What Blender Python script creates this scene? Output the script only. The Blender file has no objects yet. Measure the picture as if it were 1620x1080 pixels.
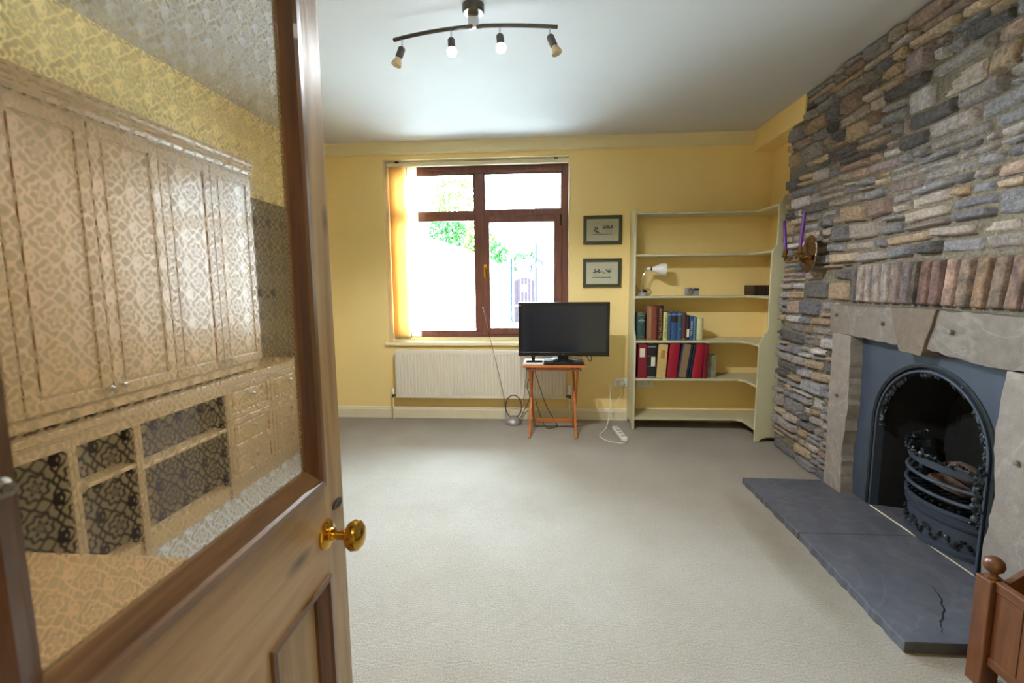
import bpy, bmesh, math, random
from mathutils import Vector, Matrix, noise, Euler
PI = math.pi
random.seed(7)
scene = bpy.context.scene
COL = scene.collection

# ------------------------------------------------------------------ camera
H = 1.30            # camera height
YAW, PITCH, ROLL, FPX = -0.07266, -0.11931, -0.00876, 749.175
cam_data = bpy.data.cameras.new('camera')
cam = bpy.data.objects.new('camera', cam_data); COL.objects.link(cam)
cam_data.sensor_width = 36.0
cam_data.lens = 36.0 * FPX / 1620.0
cam_data.clip_start = 0.02; cam_data.clip_end = 200
fwd = Vector((math.sin(YAW)*math.cos(PITCH), math.cos(YAW)*math.cos(PITCH), math.sin(PITCH)))
rt = Vector((math.cos(YAW), -math.sin(YAW), 0)); up = rt.cross(fwd)
r2 = rt*math.cos(ROLL) + up*math.sin(ROLL); u2 = -rt*math.sin(ROLL) + up*math.cos(ROLL)
m4 = Matrix((r2, u2, -fwd)).transposed().to_4x4(); m4.translation = (0, 0, H)
cam.matrix_world = m4
cam_data.dof.use_dof = True
cam_data.dof.focus_distance = 3.4
cam_data.dof.aperture_fstop = 5.6
scene.camera = cam

# ------------------------------------------------------------------ world, light, exposure
W = bpy.data.worlds.new('world'); scene.world = W; W.use_nodes = True
wn = W.node_tree; wn.nodes.clear()
wo = wn.nodes.new('ShaderNodeOutputWorld'); wb = wn.nodes.new('ShaderNodeBackground')
wb.inputs[0].default_value = (0.63, 0.83, 1.0, 1); wb.inputs[1].default_value = 13.0
# bright overcast sky, brightest high up
wt = wn.nodes.new('ShaderNodeTexCoord'); wsx = wn.nodes.new('ShaderNodeSeparateXYZ'); wmr = wn.nodes.new('ShaderNodeMapRange')
wn.links.new(wt.outputs['Generated'], wsx.inputs[0]); wn.links.new(wsx.outputs[2], wmr.inputs[0])
wmr.inputs[1].default_value = 0.0; wmr.inputs[2].default_value = 0.8; wmr.inputs[3].default_value = 9.0; wmr.inputs[4].default_value = 34.0
wn.links.new(wmr.outputs[0], wb.inputs[1])
wn.links.new(wb.outputs[0], wo.inputs[0])
scene.view_settings.view_transform = 'Standard'; scene.view_settings.look = 'None'
scene.view_settings.gamma = 1; scene.view_settings.use_curve_mapping = False
scene.view_settings.exposure = 1.58
scene.cycles.max_bounces = 10; scene.cycles.diffuse_bounces = 6; scene.cycles.glossy_bounces = 4
scene.cycles.transmission_bounces = 8; scene.cycles.transparent_max_bounces = 12
scene.cycles.sample_clamp_indirect = 6
scene.cycles.use_denoising = True
try: scene.cycles.denoiser = 'OPENIMAGEDENOISE'
except Exception: pass

def area(name, loc, rot, sx, sy, power, color, portal=False):
    L = bpy.data.lights.new(name, 'AREA'); L.shape = 'RECTANGLE'; L.size = sx; L.size_y = sy
    L.energy = power; L.color = color
    o = bpy.data.objects.new(name, L); COL.objects.link(o); o.location = loc; o.rotation_euler = rot
    if portal: L.cycles.is_portal = True
    return o
area('window_portal', (-0.66, 4.80, 1.61), (-PI/2, 0, 0), 1.8, 1.8, 1, (1, 1, 1), True)
BULB = 22.0
SPOT = 34.0
HALL_FILL = 5.0  # power of the added fill light behind the camera

# ------------------------------------------------------------------ materials
def nmat(name):
    m = bpy.data.materials.new(name); m.use_nodes = True
    nt = m.node_tree; nt.nodes.clear()
    out = nt.nodes.new('ShaderNodeOutputMaterial')
    return m, nt, out
def nd(nt, t, **kw):
    n = nt.nodes.new(t)
    for k, v in kw.items(): setattr(n, k, v)
    return n
def srgb(r, g, b):
    f = lambda c: (c/255/12.92) if c/255 <= .04045 else ((c/255+.055)/1.055)**2.4
    return (f(r), f(g), f(b), 1)
def coords(nt, scale=(1, 1, 1)):
    tc = nd(nt, 'ShaderNodeTexCoord'); mp = nd(nt, 'ShaderNodeMapping'); mp.inputs['Scale'].default_value = scale
    nt.links.new(tc.outputs['Object'], mp.inputs[0]); return mp.outputs[0]
def noise_n(nt, vec, scale, detail=4, rough=.55, dist=0):
    n = nd(nt, 'ShaderNodeTexNoise'); n.inputs['Scale'].default_value = scale; n.inputs['Detail'].default_value = detail
    n.inputs['Roughness'].default_value = rough; n.inputs['Distortion'].default_value = dist
    nt.links.new(vec, n.inputs['Vector']); return n
def ramp(nt, fac, stops):
    r = nd(nt, 'ShaderNodeValToRGB'); e = r.color_ramp.elements
    while len(e) > 1: e.remove(e[-1])
    e[0].position, e[0].color = stops[0]
    for p, c in stops[1:]:
        x = e.new(p); x.color = c
    nt.links.new(fac, r.inputs[0]); return r
def principled(nt, out, color=None, rough=.5, metal=0, spec=.5, coat=0):
    p = nd(nt, 'ShaderNodeBsdfPrincipled')
    if color is not None: p.inputs['Base Color'].default_value = color
    p.inputs['Roughness'].default_value = rough; p.inputs['Metallic'].default_value = metal
    p.inputs['Specular IOR Level'].default_value = spec; p.inputs['Coat Weight'].default_value = coat
    nt.links.new(p.outputs[0], out.inputs[0]); return p
def bump(nt, p, height, strength, dist=.01):
    b = nd(nt, 'ShaderNodeBump'); b.inputs['Strength'].default_value = strength; b.inputs['Distance'].default_value = dist
    nt.links.new(height, b.inputs['Height']); nt.links.new(b.outputs[0], p.inputs['Normal']); return b
def simple(name, col, rough=.5, metal=0, spec=.5, var=.06, nscale=30, bmp=0, coat=0, scale=(1, 1, 1)):
    m, nt, out = nmat(name); p = principled(nt, out, None, rough, metal, spec, coat)
    v = coords(nt, scale); n = noise_n(nt, v, nscale)
    a = tuple(max(0, c*(1-var)) for c in col[:3])+(1,); b = tuple(min(1, c*(1+var)) for c in col[:3])+(1,)
    r = ramp(nt, n.outputs[0], [(.3, a), (.7, b)]); nt.links.new(r.outputs[0], p.inputs['Base Color'])
    if bmp: bump(nt, p, n.outputs[0], bmp)
    return m
def emis(name, col, s):
    m, nt, out = nmat(name); e = nd(nt, 'ShaderNodeEmission'); e.inputs[0].default_value = col; e.inputs[1].default_value = s
    nt.links.new(e.outputs[0], out.inputs[0]); return m
def wood(name, stops, axis='Z', rough=.4, gscale=1.0, knots=False, bmp=.15, coat=0):
    m, nt, out = nmat(name); p = principled(nt, out, None, rough, coat=coat)
    s = {'X': (1.2, 14, 14), 'Y': (14, 1.2, 14), 'Z': (14, 14, 1.2)}[axis]
    v = coords(nt, tuple(c*gscale for c in s)); n = noise_n(nt, v, 2.2, 6, .6, .6)
    r = ramp(nt, n.outputs[0], stops)
    last = r.outputs[0]
    if knots:
        s2 = {'X': (2.5, 9, 9), 'Y': (9, 2.5, 9), 'Z': (9, 9, 3.5)}[axis]
        v2 = coords(nt, s2); vo = nd(nt, 'ShaderNodeTexVoronoi'); vo.inputs['Scale'].default_value = 1.3
        nt.links.new(v2, vo.inputs['Vector'])
        k = ramp(nt, vo.outputs['Distance'], [(0.0, (1, 1, 1, 1)), (.09, (.5, .5, .5, 1)), (.16, (0, 0, 0, 1))])
        mx = nd(nt, 'ShaderNodeMix', data_type='RGBA'); nt.links.new(k.outputs[0], mx.inputs[0])
        nt.links.new(last, mx.inputs[6]); mx.inputs[7].default_value = tuple(c*.35 for c in stops[0][1][:3])+(1,)
        last = mx.outputs[2]
    nt.links.new(last, p.inputs['Base Color'])
    if bmp: bump(nt, p, n.outputs[0], bmp, .004)
    return m

M = {}
M['yellow'] = simple('yellow_paint', srgb(242, 216, 150), .75, spec=.25, var=.02, nscale=3, bmp=.02)
M['yellow_pale'] = simple('pale_yellow_paint', srgb(230, 217, 176), .6, spec=.3, var=.02, nscale=3)
M['ceiling'] = simple('ceiling_paint', srgb(206, 206, 208), .9, spec=.1, var=.015, nscale=2)
M['cream'] = simple('cream_gloss_paint', srgb(226, 217, 188), .35, var=.03, nscale=8)
M['cabinet'] = simple('cabinet_cream_lacquer', srgb(160, 126, 84), .34, var=.03, nscale=6, coat=.1)
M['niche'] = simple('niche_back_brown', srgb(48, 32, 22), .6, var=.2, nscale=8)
M['shelfgreen'] = simple('sage_cream_paint', srgb(200, 195, 162), .4, var=.03, nscale=5)
M['radiator'] = simple('radiator_enamel', srgb(222, 215, 198), .35, var=.02, nscale=5)
M['upvc'] = wood('brown_window_foil', [(.3, srgb(98, 58, 50)), (.7, srgb(128, 78, 66))], 'Z', .3, 1.5, bmp=.05)
M['table'] = wood('orange_varnished_wood', [(.25, srgb(158, 84, 34)), (.75, srgb(204, 122, 58))], 'Z', .3, 1.5, bmp=.05, coat=.3)
M['tabletop'] = wood('orange_varnished_top', [(.25, srgb(158, 84, 34)), (.75, srgb(204, 122, 58))], 'X', .3, 1.5, bmp=.05, coat=.3)
M['planter'] = wood('dark_hardwood', [(.25, srgb(80, 45, 25)), (.75, srgb(126, 76, 42))], 'Z', .35, 1.2, bmp=.08, coat=.2)
M['planterH'] = wood('dark_hardwood_rail', [(.25, srgb(80, 45, 25)), (.75, srgb(126, 76, 42))], 'Y', .35, 1.2, bmp=.08, coat=.2)
M['pine'] = wood('aged_pine_upright', [(.2, srgb(132, 104, 76)), (.5, srgb(176, 148, 112)), (.8, srgb(198, 172, 138))], 'Z', .38, .8, True, .2, .15)
M['pineH'] = wood('aged_pine_rail', [(.2, srgb(128, 98, 70)), (.5, srgb(176, 146, 110)), (.8, srgb(200, 172, 136))], 'Y', .38, .8, True, .2, .15)
M['pinedark'] = wood('dark_pine_moulding', [(.25, srgb(56, 34, 20)), (.75, srgb(118, 76, 42))], 'Z', .3, 1.2, bmp=.15, coat=.3)
M['pinedarkH'] = wood('dark_pine_moulding_rail', [(.25, srgb(78, 54, 36)), (.75, srgb(150, 112, 74))], 'Y', .3, 1.2, bmp=.15, coat=.3)
M['oak'] = wood('light_oak', [(.25, srgb(158, 122, 78)), (.75, srgb(174, 138, 92))], 'Y', .5, .6, bmp=.04)
M['darkpanel'] = wood('dark_stained_boards', [(.25, srgb(34, 25, 20)), (.75, srgb(58, 42, 32))], 'Z', .45, .8, bmp=.1)
M['brass'] = simple('polished_brass', srgb(212, 166, 70), .12, 1, var=.05, nscale=12)
M['brassold'] = simple('old_brass', srgb(140, 104, 48), .3, 1, var=.2, nscale=60, bmp=.2)
M['copper'] = simple('beaten_copper', srgb(156, 128, 112), .2, 1, var=.15, nscale=70, bmp=.5)
M['chrome'] = simple('chrome', srgb(200, 200, 200), .15, 1, var=.02)
M['gunmetal'] = simple('brushed_dark_metal', srgb(92, 88, 84), .35, .8, var=.06)
M['steel'] = simple('dull_pewter_knob', srgb(150, 145, 135), .35, 1, var=.06)
M['purple'] = simple('purple_wax', srgb(92, 34, 128), .45, var=.05)
M['black'] = simple('black_plastic', srgb(16, 16, 18), .25, var=.05)
M['cable'] = simple('black_rubber', srgb(30, 32, 36), .5, var=.05)
M['whitecable'] = simple('white_pvc_cord', srgb(224, 220, 205), .5, var=.03)
M['white'] = simple('white_plastic', srgb(232, 230, 226), .35, var=.02)
M['silver'] = simple('silver_plastic', srgb(165, 163, 160), .35, .4, var=.03)
M['paper'] = simple('cream_paper', srgb(226, 218, 196), .8, var=.03)
M['gold'] = simple('gold_blocking', srgb(206, 170, 96), .4, .5, var=.05)
M['iron'] = simple('blue_grey_iron', srgb(68, 78, 94), .5, .0, var=.1, nscale=10, bmp=.05)
M['blackiron'] = simple('black_leaded_iron', srgb(56, 62, 66), .38, .5, var=.25, nscale=40, bmp=.15)
M['soot'] = simple('sooty_black', srgb(18, 17, 17), .85, var=.4, nscale=20, bmp=.2)
M['firebrick'] = simple('scorched_firebrick', srgb(112, 90, 78), .9, var=.5, nscale=14, bmp=.5)
M['mortar'] = simple('grey_brown_mortar', srgb(130, 122, 106), .95, var=.25, nscale=40, bmp=.6)
M['garden_white'] = simple('white_render', srgb(235, 232, 226), .9, var=.03, bmp=.1)
M['paving'] = simple('pale_paving', srgb(188, 184, 178), .9, var=.08, nscale=3)
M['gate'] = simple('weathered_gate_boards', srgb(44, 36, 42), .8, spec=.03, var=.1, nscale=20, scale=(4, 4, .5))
M['leaf'] = simple('shrub_leaves', srgb(40, 76, 36), .6, spec=.05, var=.35, nscale=6)
M['leaf2'] = simple('yellow_green_leaves', srgb(72, 96, 42), .6, spec=.05, var=.3, nscale=6)
M['houserender'] = simple('pale_stone_house', srgb(128, 116, 108), .9, spec=.03, var=.3, nscale=5, bmp=.3)
M['ironblue'] = simple('blue_painted_iron', srgb(22, 36, 48), .6, spec=.05, var=.1)
M['bulb'] = emis('lit_bulb', (0.86, 0.94, 1.0, 1), BULB)
M['deadbulb'] = simple('unlit_spot_glass', srgb(200, 178, 140), .25, var=.05)
M['fabric'] = None

def fabric_mat():
    m, nt, out = nmat('cream_blind_fabric')
    d = nd(nt, 'ShaderNodeBsdfDiffuse'); t = nd(nt, 'ShaderNodeBsdfTranslucent'); mx = nd(nt, 'ShaderNodeMixShader')
    v = coords(nt, (300, 300, 300)); n = noise_n(nt, v, 1)
    r = ramp(nt, n.outputs[0], [(.3, srgb(250, 226, 176)), (.7, srgb(252, 232, 186))])
    nt.links.new(r.outputs[0], d.inputs[0]); nt.links.new(r.outputs[0], t.inputs[0])
    mx.inputs[0].default_value = .6
    nt.links.new(d.outputs[0], mx.inputs[1]); nt.links.new(t.outputs[0], mx.inputs[2]); nt.links.new(mx.outputs[0], out.inputs[0])
    return m
M['fabric'] = fabric_mat()

def thin_glass():
    m, nt, out = nmat('window_glass')
    t = nd(nt, 'ShaderNodeBsdfTransparent'); g = nd(nt, 'ShaderNodeBsdfGlossy'); g.inputs['Roughness'].default_value = .01
    t.inputs[0].default_value = (.97, .98, .97, 1)
    f = nd(nt, 'ShaderNodeFresnel'); f.inputs[0].default_value = 1.4
    mx = nd(nt, 'ShaderNodeMixShader'); nt.links.new(f.outputs[0], mx.inputs[0])
    nt.links.new(t.outputs[0], mx.inputs[1]); nt.links.new(g.outputs[0], mx.inputs[2]); nt.links.new(mx.outputs[0], out.inputs[0])
    return m
M['glass'] = thin_glass()

def carpet_mat():
    m, nt, out = nmat('oatmeal_carpet'); p = principled(nt, out, None, .95, spec=.1)
    v = coords(nt); n1 = noise_n(nt, v, 170, 3, .7); n2 = noise_n(nt, v, 1.6, 4, .6)
    wv = nd(nt, 'ShaderNodeTexWave'); wv.bands_direction = 'Y'; wv.inputs['Scale'].default_value = 55
    wv.inputs['Distortion'].default_value = 6; wv.inputs['Detail'].default_value = 3; wv.inputs['Detail Scale'].default_value = 3
    nt.links.new(v, wv.inputs['Vector'])
    r1 = ramp(nt, n1.outputs[0], [(.3, srgb(150, 142, 132)), (.7, srgb(182, 174, 163))])
    r2_ = ramp(nt, n2.outputs[0], [(.35, (.90, .89, .86, 1)), (.65, (1, 1, 1, 1))])
    mx = nd(nt, 'ShaderNodeMix', data_type='RGBA', blend_type='MULTIPLY'); mx.inputs[0].default_value = 1
    nt.links.new(r1.outputs[0], mx.inputs[6]); nt.links.new(r2_.outputs[0], mx.inputs[7])
    r3 = ramp(nt, wv.outputs[0], [(.2, (.95, .95, .94, 1)), (.8, (1, 1, 1, 1))])
    mx3 = nd(nt, 'ShaderNodeMix', data_type='RGBA', blend_type='MULTIPLY'); mx3.inputs[0].default_value = 1
    nt.links.new(mx.outputs[2], mx3.inputs[6]); nt.links.new(r3.outputs[0], mx3.inputs[7])
    # trodden soot stains in front of the hearth (x about 1.05, y 1.6..3.1)
    tc = nd(nt, 'ShaderNodeTexCoord'); sep = nd(nt, 'ShaderNodeSeparateXYZ'); nt.links.new(tc.outputs['Object'], sep.inputs[0])
    def mth(op, a, b=None, c=None):
        k = nd(nt, 'ShaderNodeMath', operation=op)
        for i, q in enumerate((a, b, c)):
            if q is None: continue
            if isinstance(q, (int, float)): k.inputs[i].default_value = q
            else: nt.links.new(q, k.inputs[i])
        return k.outputs[0]
    dx = mth('DIVIDE', mth('SUBTRACT', sep.outputs[0], 1.16), .13)
    dy = mth('DIVIDE', mth('SUBTRACT', sep.outputs[1], 2.3), .75)
    rr = mth('ADD', mth('MULTIPLY', dx, dx), mth('MULTIPLY', dy, dy))
    k = mth('SUBTRACT', 1.0, rr); k = mth('MAXIMUM', k, 0.0)
    n4 = noise_n(nt, v, 5, 5, .6); k = mth('MULTIPLY', k, mth('MULTIPLY', n4.outputs[0], .75))
    st = nd(nt, 'ShaderNodeMix', data_type='RGBA'); nt.links.new(k, st.inputs[0]); nt.links.new(mx3.outputs[2], st.inputs[6])
    st.inputs[7].default_value = srgb(110, 98, 76)
    nt.links.new(st.outputs[2], p.inputs['Base Color'])
    s = mth('ADD', mth('MULTIPLY', wv.outputs[0], .6), n1.outputs[0]); bump(nt, p, s, .55, .006)
    return m
M['carpet'] = carpet_mat()

def stone_mat(name, attr=True, base=None, scale=1.0, bmp=.6, veins=None, var=.8, zs=2.5):
    m, nt, out = nmat(name); p = principled(nt, out, None, .85, spec=.25)
    v = coords(nt, (1, 1, 1)); n = noise_n(nt, v, 45*scale, 8, .65); n2 = noise_n(nt, coords(nt, (1, 1, zs)), 9*scale, 5, .6, 1.2)
    if attr:
        a = nd(nt, 'ShaderNodeAttribute'); a.attribute_name = 'tint'; src = a.outputs[0]
    else:
        rgb = nd(nt, 'ShaderNodeRGB'); rgb.outputs[0].default_value = base; src = rgb.outputs[0]
    r = ramp(nt, n.outputs[0], [(.25, (.45, .45, .45, 1)), (.5, (.95, .95, .95, 1)), (.75, (1.55, 1.5, 1.45, 1))])
    mx = nd(nt, 'ShaderNodeMix', data_type='RGBA', blend_type='MULTIPLY'); mx.inputs[0].default_value = var
    nt.links.new(src, mx.inputs[6]); nt.links.new(r.outputs[0], mx.inputs[7])
    r2_ = ramp(nt, n2.outputs[0], [(.3, (.7, .72, .76, 1)), (.5, (1, 1, 1, 1)), (.72, (1.16, 1.08, .96, 1))])
    mx2 = nd(nt, 'ShaderNodeMix', data_type='RGBA', blend_type='MULTIPLY'); mx2.inputs[0].default_value = var
    nt.links.new(mx.outputs[2], mx2.inputs[6]); nt.links.new(r2_.outputs[0], mx2.inputs[7])
    last = mx2.outputs[2]
    if veins:
        n3 = noise_n(nt, coords(nt, (1, 1, 1)), veins[0], 5, .5, 1.5)
        r3 = ramp(nt, n3.outputs[0], [(.485, (0, 0, 0, 1)), (.5, (1, 1, 1, 1)), (.515, (0, 0, 0, 1))])
        mm = nd(nt, 'ShaderNodeMix', data_type='RGBA'); nt.links.new(r3.outputs[0], mm.inputs[0]); mm.inputs[7].default_value = veins[1]
        k = nd(nt, 'ShaderNodeMath', operation='MULTIPLY'); nt.links.new(r3.outputs[0], k.inputs[0]); k.inputs[1].default_value = veins[2]
        nt.links.new(k.outputs[0], mm.inputs[0]); nt.links.new(last, mm.inputs[6]); last = mm.outputs[2]
    nt.links.new(last, p.inputs['Base Color'])
    ad = nd(nt, 'ShaderNodeMath', operation='ADD'); nt.links.new(n.outputs[0], ad.inputs[0]); nt.links.new(n2.outputs[0], ad.inputs[1])
    bump(nt, p, ad.outputs[0], bmp, .012)
    return m
M['stone'] = stone_mat('rubble_stone', bmp=1.0, scale=1.2)
M['brick'] = stone_mat('weathered_brick', scale=1.6, bmp=.5, zs=.8)
M['sandstone'] = stone_mat('grey_sandstone', False, srgb(132, 124, 117), .5, .35, (1.6, srgb(170, 164, 154), .3), .3)
M['sandstone_edge'] = stone_mat('rough_brown_stone_edge', False, srgb(116, 100, 74), .8, .8)
M['sandstone_jamb'] = stone_mat('pale_grey_sandstone', False, srgb(152, 144, 138), .5, .35, (1.6, srgb(190, 184, 174), .3), .3)
M['keystone'] = stone_mat('brown_grey_keystone', False, srgb(122, 110, 98), .7, .35, (3.0, srgb(154, 144, 134), .2), .3)
M['slate'] = stone_mat('blue_grey_slate', False, srgb(92, 94, 102), .25, .12, (1.6, srgb(140, 140, 148), .18), .45)
M['slate'].node_tree.nodes['Principled BSDF'].inputs['Roughness'].default_value = .5

def etched_mat():
    m, nt, out = nmat('etched_glass')
    tc = nd(nt, 'ShaderNodeTexCoord'); sep = nd(nt, 'ShaderNodeSeparateXYZ'); nt.links.new(tc.outputs['Object'], sep.inputs[0])
    def mth(op, a, b=None):
        k = nd(nt, 'ShaderNodeMath', operation=op)
        for i, q in enumerate((a, b)):
            if q is None: continue
            if isinstance(q, (int, float)): k.inputs[i].default_value = q
            else: nt.links.new(q, k.inputs[i])
        return k.outputs[0]
    T = .034
    def tile(o): # signed -.5..+.5
        return mth('SUBTRACT', mth('FRACT', mth('ADD', mth('DIVIDE', o, T), 100)), .5)
    u, v = tile(sep.outputs[1]), tile(sep.outputs[2])
    au, av = mth('ABSOLUTE', u), mth('ABSOLUTE', v)
    def ln(a, b): return mth('SQRT', mth('ADD', mth('MULTIPLY', a, a), mth('MULTIPLY', b, b)))
    ang = mth('ARCTAN2', v, u)
    r0 = ln(u, v)
    # rosette: wavy ring round the tile centre
    ring = mth('ABSOLUTE', mth('SUBTRACT', r0, mth('ADD', .30, mth('MULTIPLY', mth('SINE', mth('MULTIPLY', ang, 8)), .035))))
    # small petals
    pet = mth('ABSOLUTE', mth('SUBTRACT', r0, mth('ADD', .11, mth('MULTIPLY', mth('SINE', mth('MULTIPLY', ang, 5)), .06))))
    # corner rings
    cr = mth('ABSOLUTE', mth('SUBTRACT', ln(mth('SUBTRACT', .5, au), mth('SUBTRACT', .5, av)), .13))
    # scrolling band joining the rosettes
    wv = mth('ABSOLUTE', mth('SUBTRACT', mth('SUBTRACT', .5, av), mth('MULTIPLY', mth('ADD', mth('SINE', mth('MULTIPLY', u, 2*PI*2)), 1), .09)))
    wv2 = mth('ABSOLUTE', mth('SUBTRACT', mth('SUBTRACT', .5, au), mth('MULTIPLY', mth('ADD', mth('COSINE', mth('MULTIPLY', v, 2*PI*3)), 1), .05)))
    d = mth('MINIMUM', mth('MINIMUM', ring, pet), mth('MINIMUM', cr, mth('MINIMUM', wv, wv2)))
    mr = nd(nt, 'ShaderNodeMapRange'); nt.links.new(d, mr.inputs[0])
    mr.inputs[1].default_value = .026; mr.inputs[2].default_value = .044; mr.inputs[3].default_value = 0; mr.inputs[4].default_value = 1
    frost = mr.outputs[0]
    # plain clear margin along the glass edge is left out of the pattern
    clear = nd(nt, 'ShaderNodeBsdfGlass'); clear.inputs['Roughness'].default_value = 0; clear.inputs['IOR'].default_value = 1.45
    rg = nd(nt, 'ShaderNodeBsdfGlass'); rg.inputs['Roughness'].default_value = .09; rg.inputs['IOR'].default_value = 1.45
    tr = nd(nt, 'ShaderNodeBsdfTranslucent'); tr.inputs[0].default_value = srgb(208, 196, 166)
    df = nd(nt, 'ShaderNodeBsdfDiffuse'); df.inputs[0].default_value = srgb(186, 172, 140)
    a = nd(nt, 'ShaderNodeMixShader'); a.inputs[0].default_value = .45
    nt.links.new(tr.outputs[0], a.inputs[1]); nt.links.new(df.outputs[0], a.inputs[2])
    b = nd(nt, 'ShaderNodeMixShader'); b.inputs[0].default_value = .5
    nt.links.new(rg.outputs[0], b.inputs[1]); nt.links.new(a.outputs[0], b.inputs[2])
    c = nd(nt, 'ShaderNodeMixShader'); nt.links.new(frost, c.inputs[0])
    nt.links.new(clear.outputs[0], c.inputs[1]); nt.links.new(b.outputs[0], c.inputs[2])
    nt.links.new(c.outputs[0], out.inputs[0])
    return m
M['etched'] = etched_mat()
def clear_mat():
    m, nt, out = nmat('clear_glass'); g = nd(nt, 'ShaderNodeBsdfGlass'); g.inputs['Roughness'].default_value = 0; g.inputs['IOR'].default_value = 1.45
    nt.links.new(g.outputs[0], out.inputs[0]); return m
M['clear'] = clear_mat()
_bc = {}
def book_mat(rgb, rough=.55):
    k = tuple(rgb)
    if k not in _bc: _bc[k] = simple('book_cloth', srgb(*rgb), rough, var=.12, nscale=60)
    return _bc[k]

# ------------------------------------------------------------------ geometry helpers
def org(p):
    v = Vector((0, 0, 0))
    while p is not None:
        v += p.location; p = p.parent
    return v
class MB:
    def __init__(s): s.bm = bmesh.new(); s.mi = 0
    def _faces(s, fs):
        for f in fs: f.material_index = s.mi
    def box(s, x0, x1, y0, y1, z0, z1, mtx=None):
        if x0 > x1: x0, x1 = x1, x0
        if y0 > y1: y0, y1 = y1, y0
        if z0 > z1: z0, z1 = z1, z0
        vs = [s.bm.verts.new(p) for p in [(x0,y0,z0),(x1,y0,z0),(x1,y1,z0),(x0,y1,z0),(x0,y0,z1),(x1,y0,z1),(x1,y1,z1),(x0,y1,z1)]]
        if mtx is not None:
            for v in vs: v.co = mtx @ v.co
        s._faces([s.bm.faces.new([vs[i] for i in q]) for q in [(3,2,1,0),(4,5,6,7),(0,1,5,4),(1,2,6,5),(2,3,7,6),(3,0,4,7)]])
        return s
    def prism(s, pts, axis, a, b, mtx=None):
        """polygon pts (2D) extruded along axis from a to b. X:(y,z) Y:(x,z) Z:(x,y)"""
        def mk(p, t): return {'X': (t, p[0], p[1]), 'Y': (p[0], t, p[1]), 'Z': (p[0], p[1], t)}[axis]
        A = [s.bm.verts.new(mk(p, a)) for p in pts]; B = [s.bm.verts.new(mk(p, b)) for p in pts]
        if mtx is not None:
            for v in A+B: v.co = mtx @ v.co
        fs = [s.bm.faces.new(A[::-1]), s.bm.faces.new(B)]
        n = len(pts)
        for i in range(n): fs.append(s.bm.faces.new([A[i], A[(i+1) % n], B[(i+1) % n], B[i]]))
        s._faces(fs); return s
    def tube(s, pts, r, seg=8, caps=True, closed=False):
        pts = [Vector(p) for p in pts]; n = len(pts)
        rr = r if isinstance(r, (list, tuple)) else [r]*n
        rings = []; prev = None
        for i, p in enumerate(pts):
            if closed: t = pts[(i+1) % n]-pts[i-1]
            else: t = pts[min(i+1, n-1)]-pts[max(i-1, 0)]
            t = t.normalized() if t.length > 1e-9 else Vector((0, 0, 1))
            if prev is None:
                a = Vector((0, 0, 1)) if abs(t.z) < .9 else Vector((1, 0, 0)); u = t.cross(a).normalized()
            else:
                u = (prev - t*prev.dot(t)).normalized()
            prev = u; w = t.cross(u)
            rings.append([s.bm.verts.new(p+(u*math.cos(2*PI*k/seg)+w*math.sin(2*PI*k/seg))*rr[i]) for k in range(seg)])
        fs = []
        for i in range(n if closed else n-1):
            a, b = rings[i], rings[(i+1) % n]
            for k in range(seg): fs.append(s.bm.faces.new([a[k], a[(k+1) % seg], b[(k+1) % seg], b[k]]))
        if caps and not closed: fs += [s.bm.faces.new(rings[0][::-1]), s.bm.faces.new(rings[-1])]
        s._faces(fs); return s
    def lathe(s, prof, base=(0, 0, 0), axis=(0, 0, 1), seg=24, sq=(1, 1)):
        """prof [(r,h)...]"""
        ax = Vector(axis).normalized(); a = Vector((1, 0, 0)) if abs(ax.x) < .9 else Vector((0, 1, 0))
        u = ax.cross(a).normalized(); w = ax.cross(u); base = Vector(base); rings = []
        for r, h in prof:
            if r < 1e-6: rings.append([s.bm.verts.new(base+ax*h)])
            else: rings.append([s.bm.verts.new(base+ax*h+u*math.cos(2*PI*k/seg)*r*sq[0]+w*math.sin(2*PI*k/seg)*r*sq[1]) for k in range(seg)])
        fs = []
        for a_, b_ in zip(rings, rings[1:]):
            for k in range(seg):
                k2 = (k+1) % seg
                if len(a_) == 1 and len(b_) == 1: continue
                if len(a_) == 1: fs.append(s.bm.faces.new([a_[0], b_[k2], b_[k]]))
                elif len(b_) == 1: fs.append(s.bm.faces.new([a_[k], a_[k2], b_[0]]))
                else: fs.append(s.bm.faces.new([a_[k], a_[k2], b_[k2], b_[k]]))
        if len(rings[0]) > 1: fs.append(s.bm.faces.new(rings[0][::-1]))
        if len(rings[-1]) > 1: fs.append(s.bm.faces.new(rings[-1]))
        s._faces(fs); return s
    def blob(s, c, r, sub=1, jit=.0, sc=(1, 1, 1)):
        g = bmesh.ops.create_icosphere(s.bm, subdivisions=sub, radius=1)
        for v in g['verts']:
            k = 1+jit*(random.random()-.5)*2
            v.co = Vector((v.co.x*sc[0]*r*k, v.co.y*sc[1]*r*k, v.co.z*sc[2]*r*k))+Vector(c)
        return s
    def build(s, name, mats, parent=None, smooth=False, bev=0, seg=2, sub=0, wire=None):
        me = bpy.data.meshes.new(name)
        o_ = org(parent) if parent is not None else Vector((0, 0, 0))
        bmesh.ops.recalc_face_normals(s.bm, faces=s.bm.faces[:])
        if o_.length > 0: bmesh.ops.translate(s.bm, verts=s.bm.verts[:], vec=-o_)
        s.bm.to_mesh(me); s.bm.free()
        for m in (mats if isinstance(mats, list) else [mats]): me.materials.append(m)
        if smooth:
            for p in me.polygons: p.use_smooth = True
        o = bpy.data.objects.new(name, me); COL.objects.link(o)
        if parent is not None: o.parent = parent
        if bev:
            b = o.modifiers.new('bevel', 'BEVEL'); b.width = bev; b.segments = seg; b.limit_method = 'ANGLE'; b.angle_limit = .6
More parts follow.
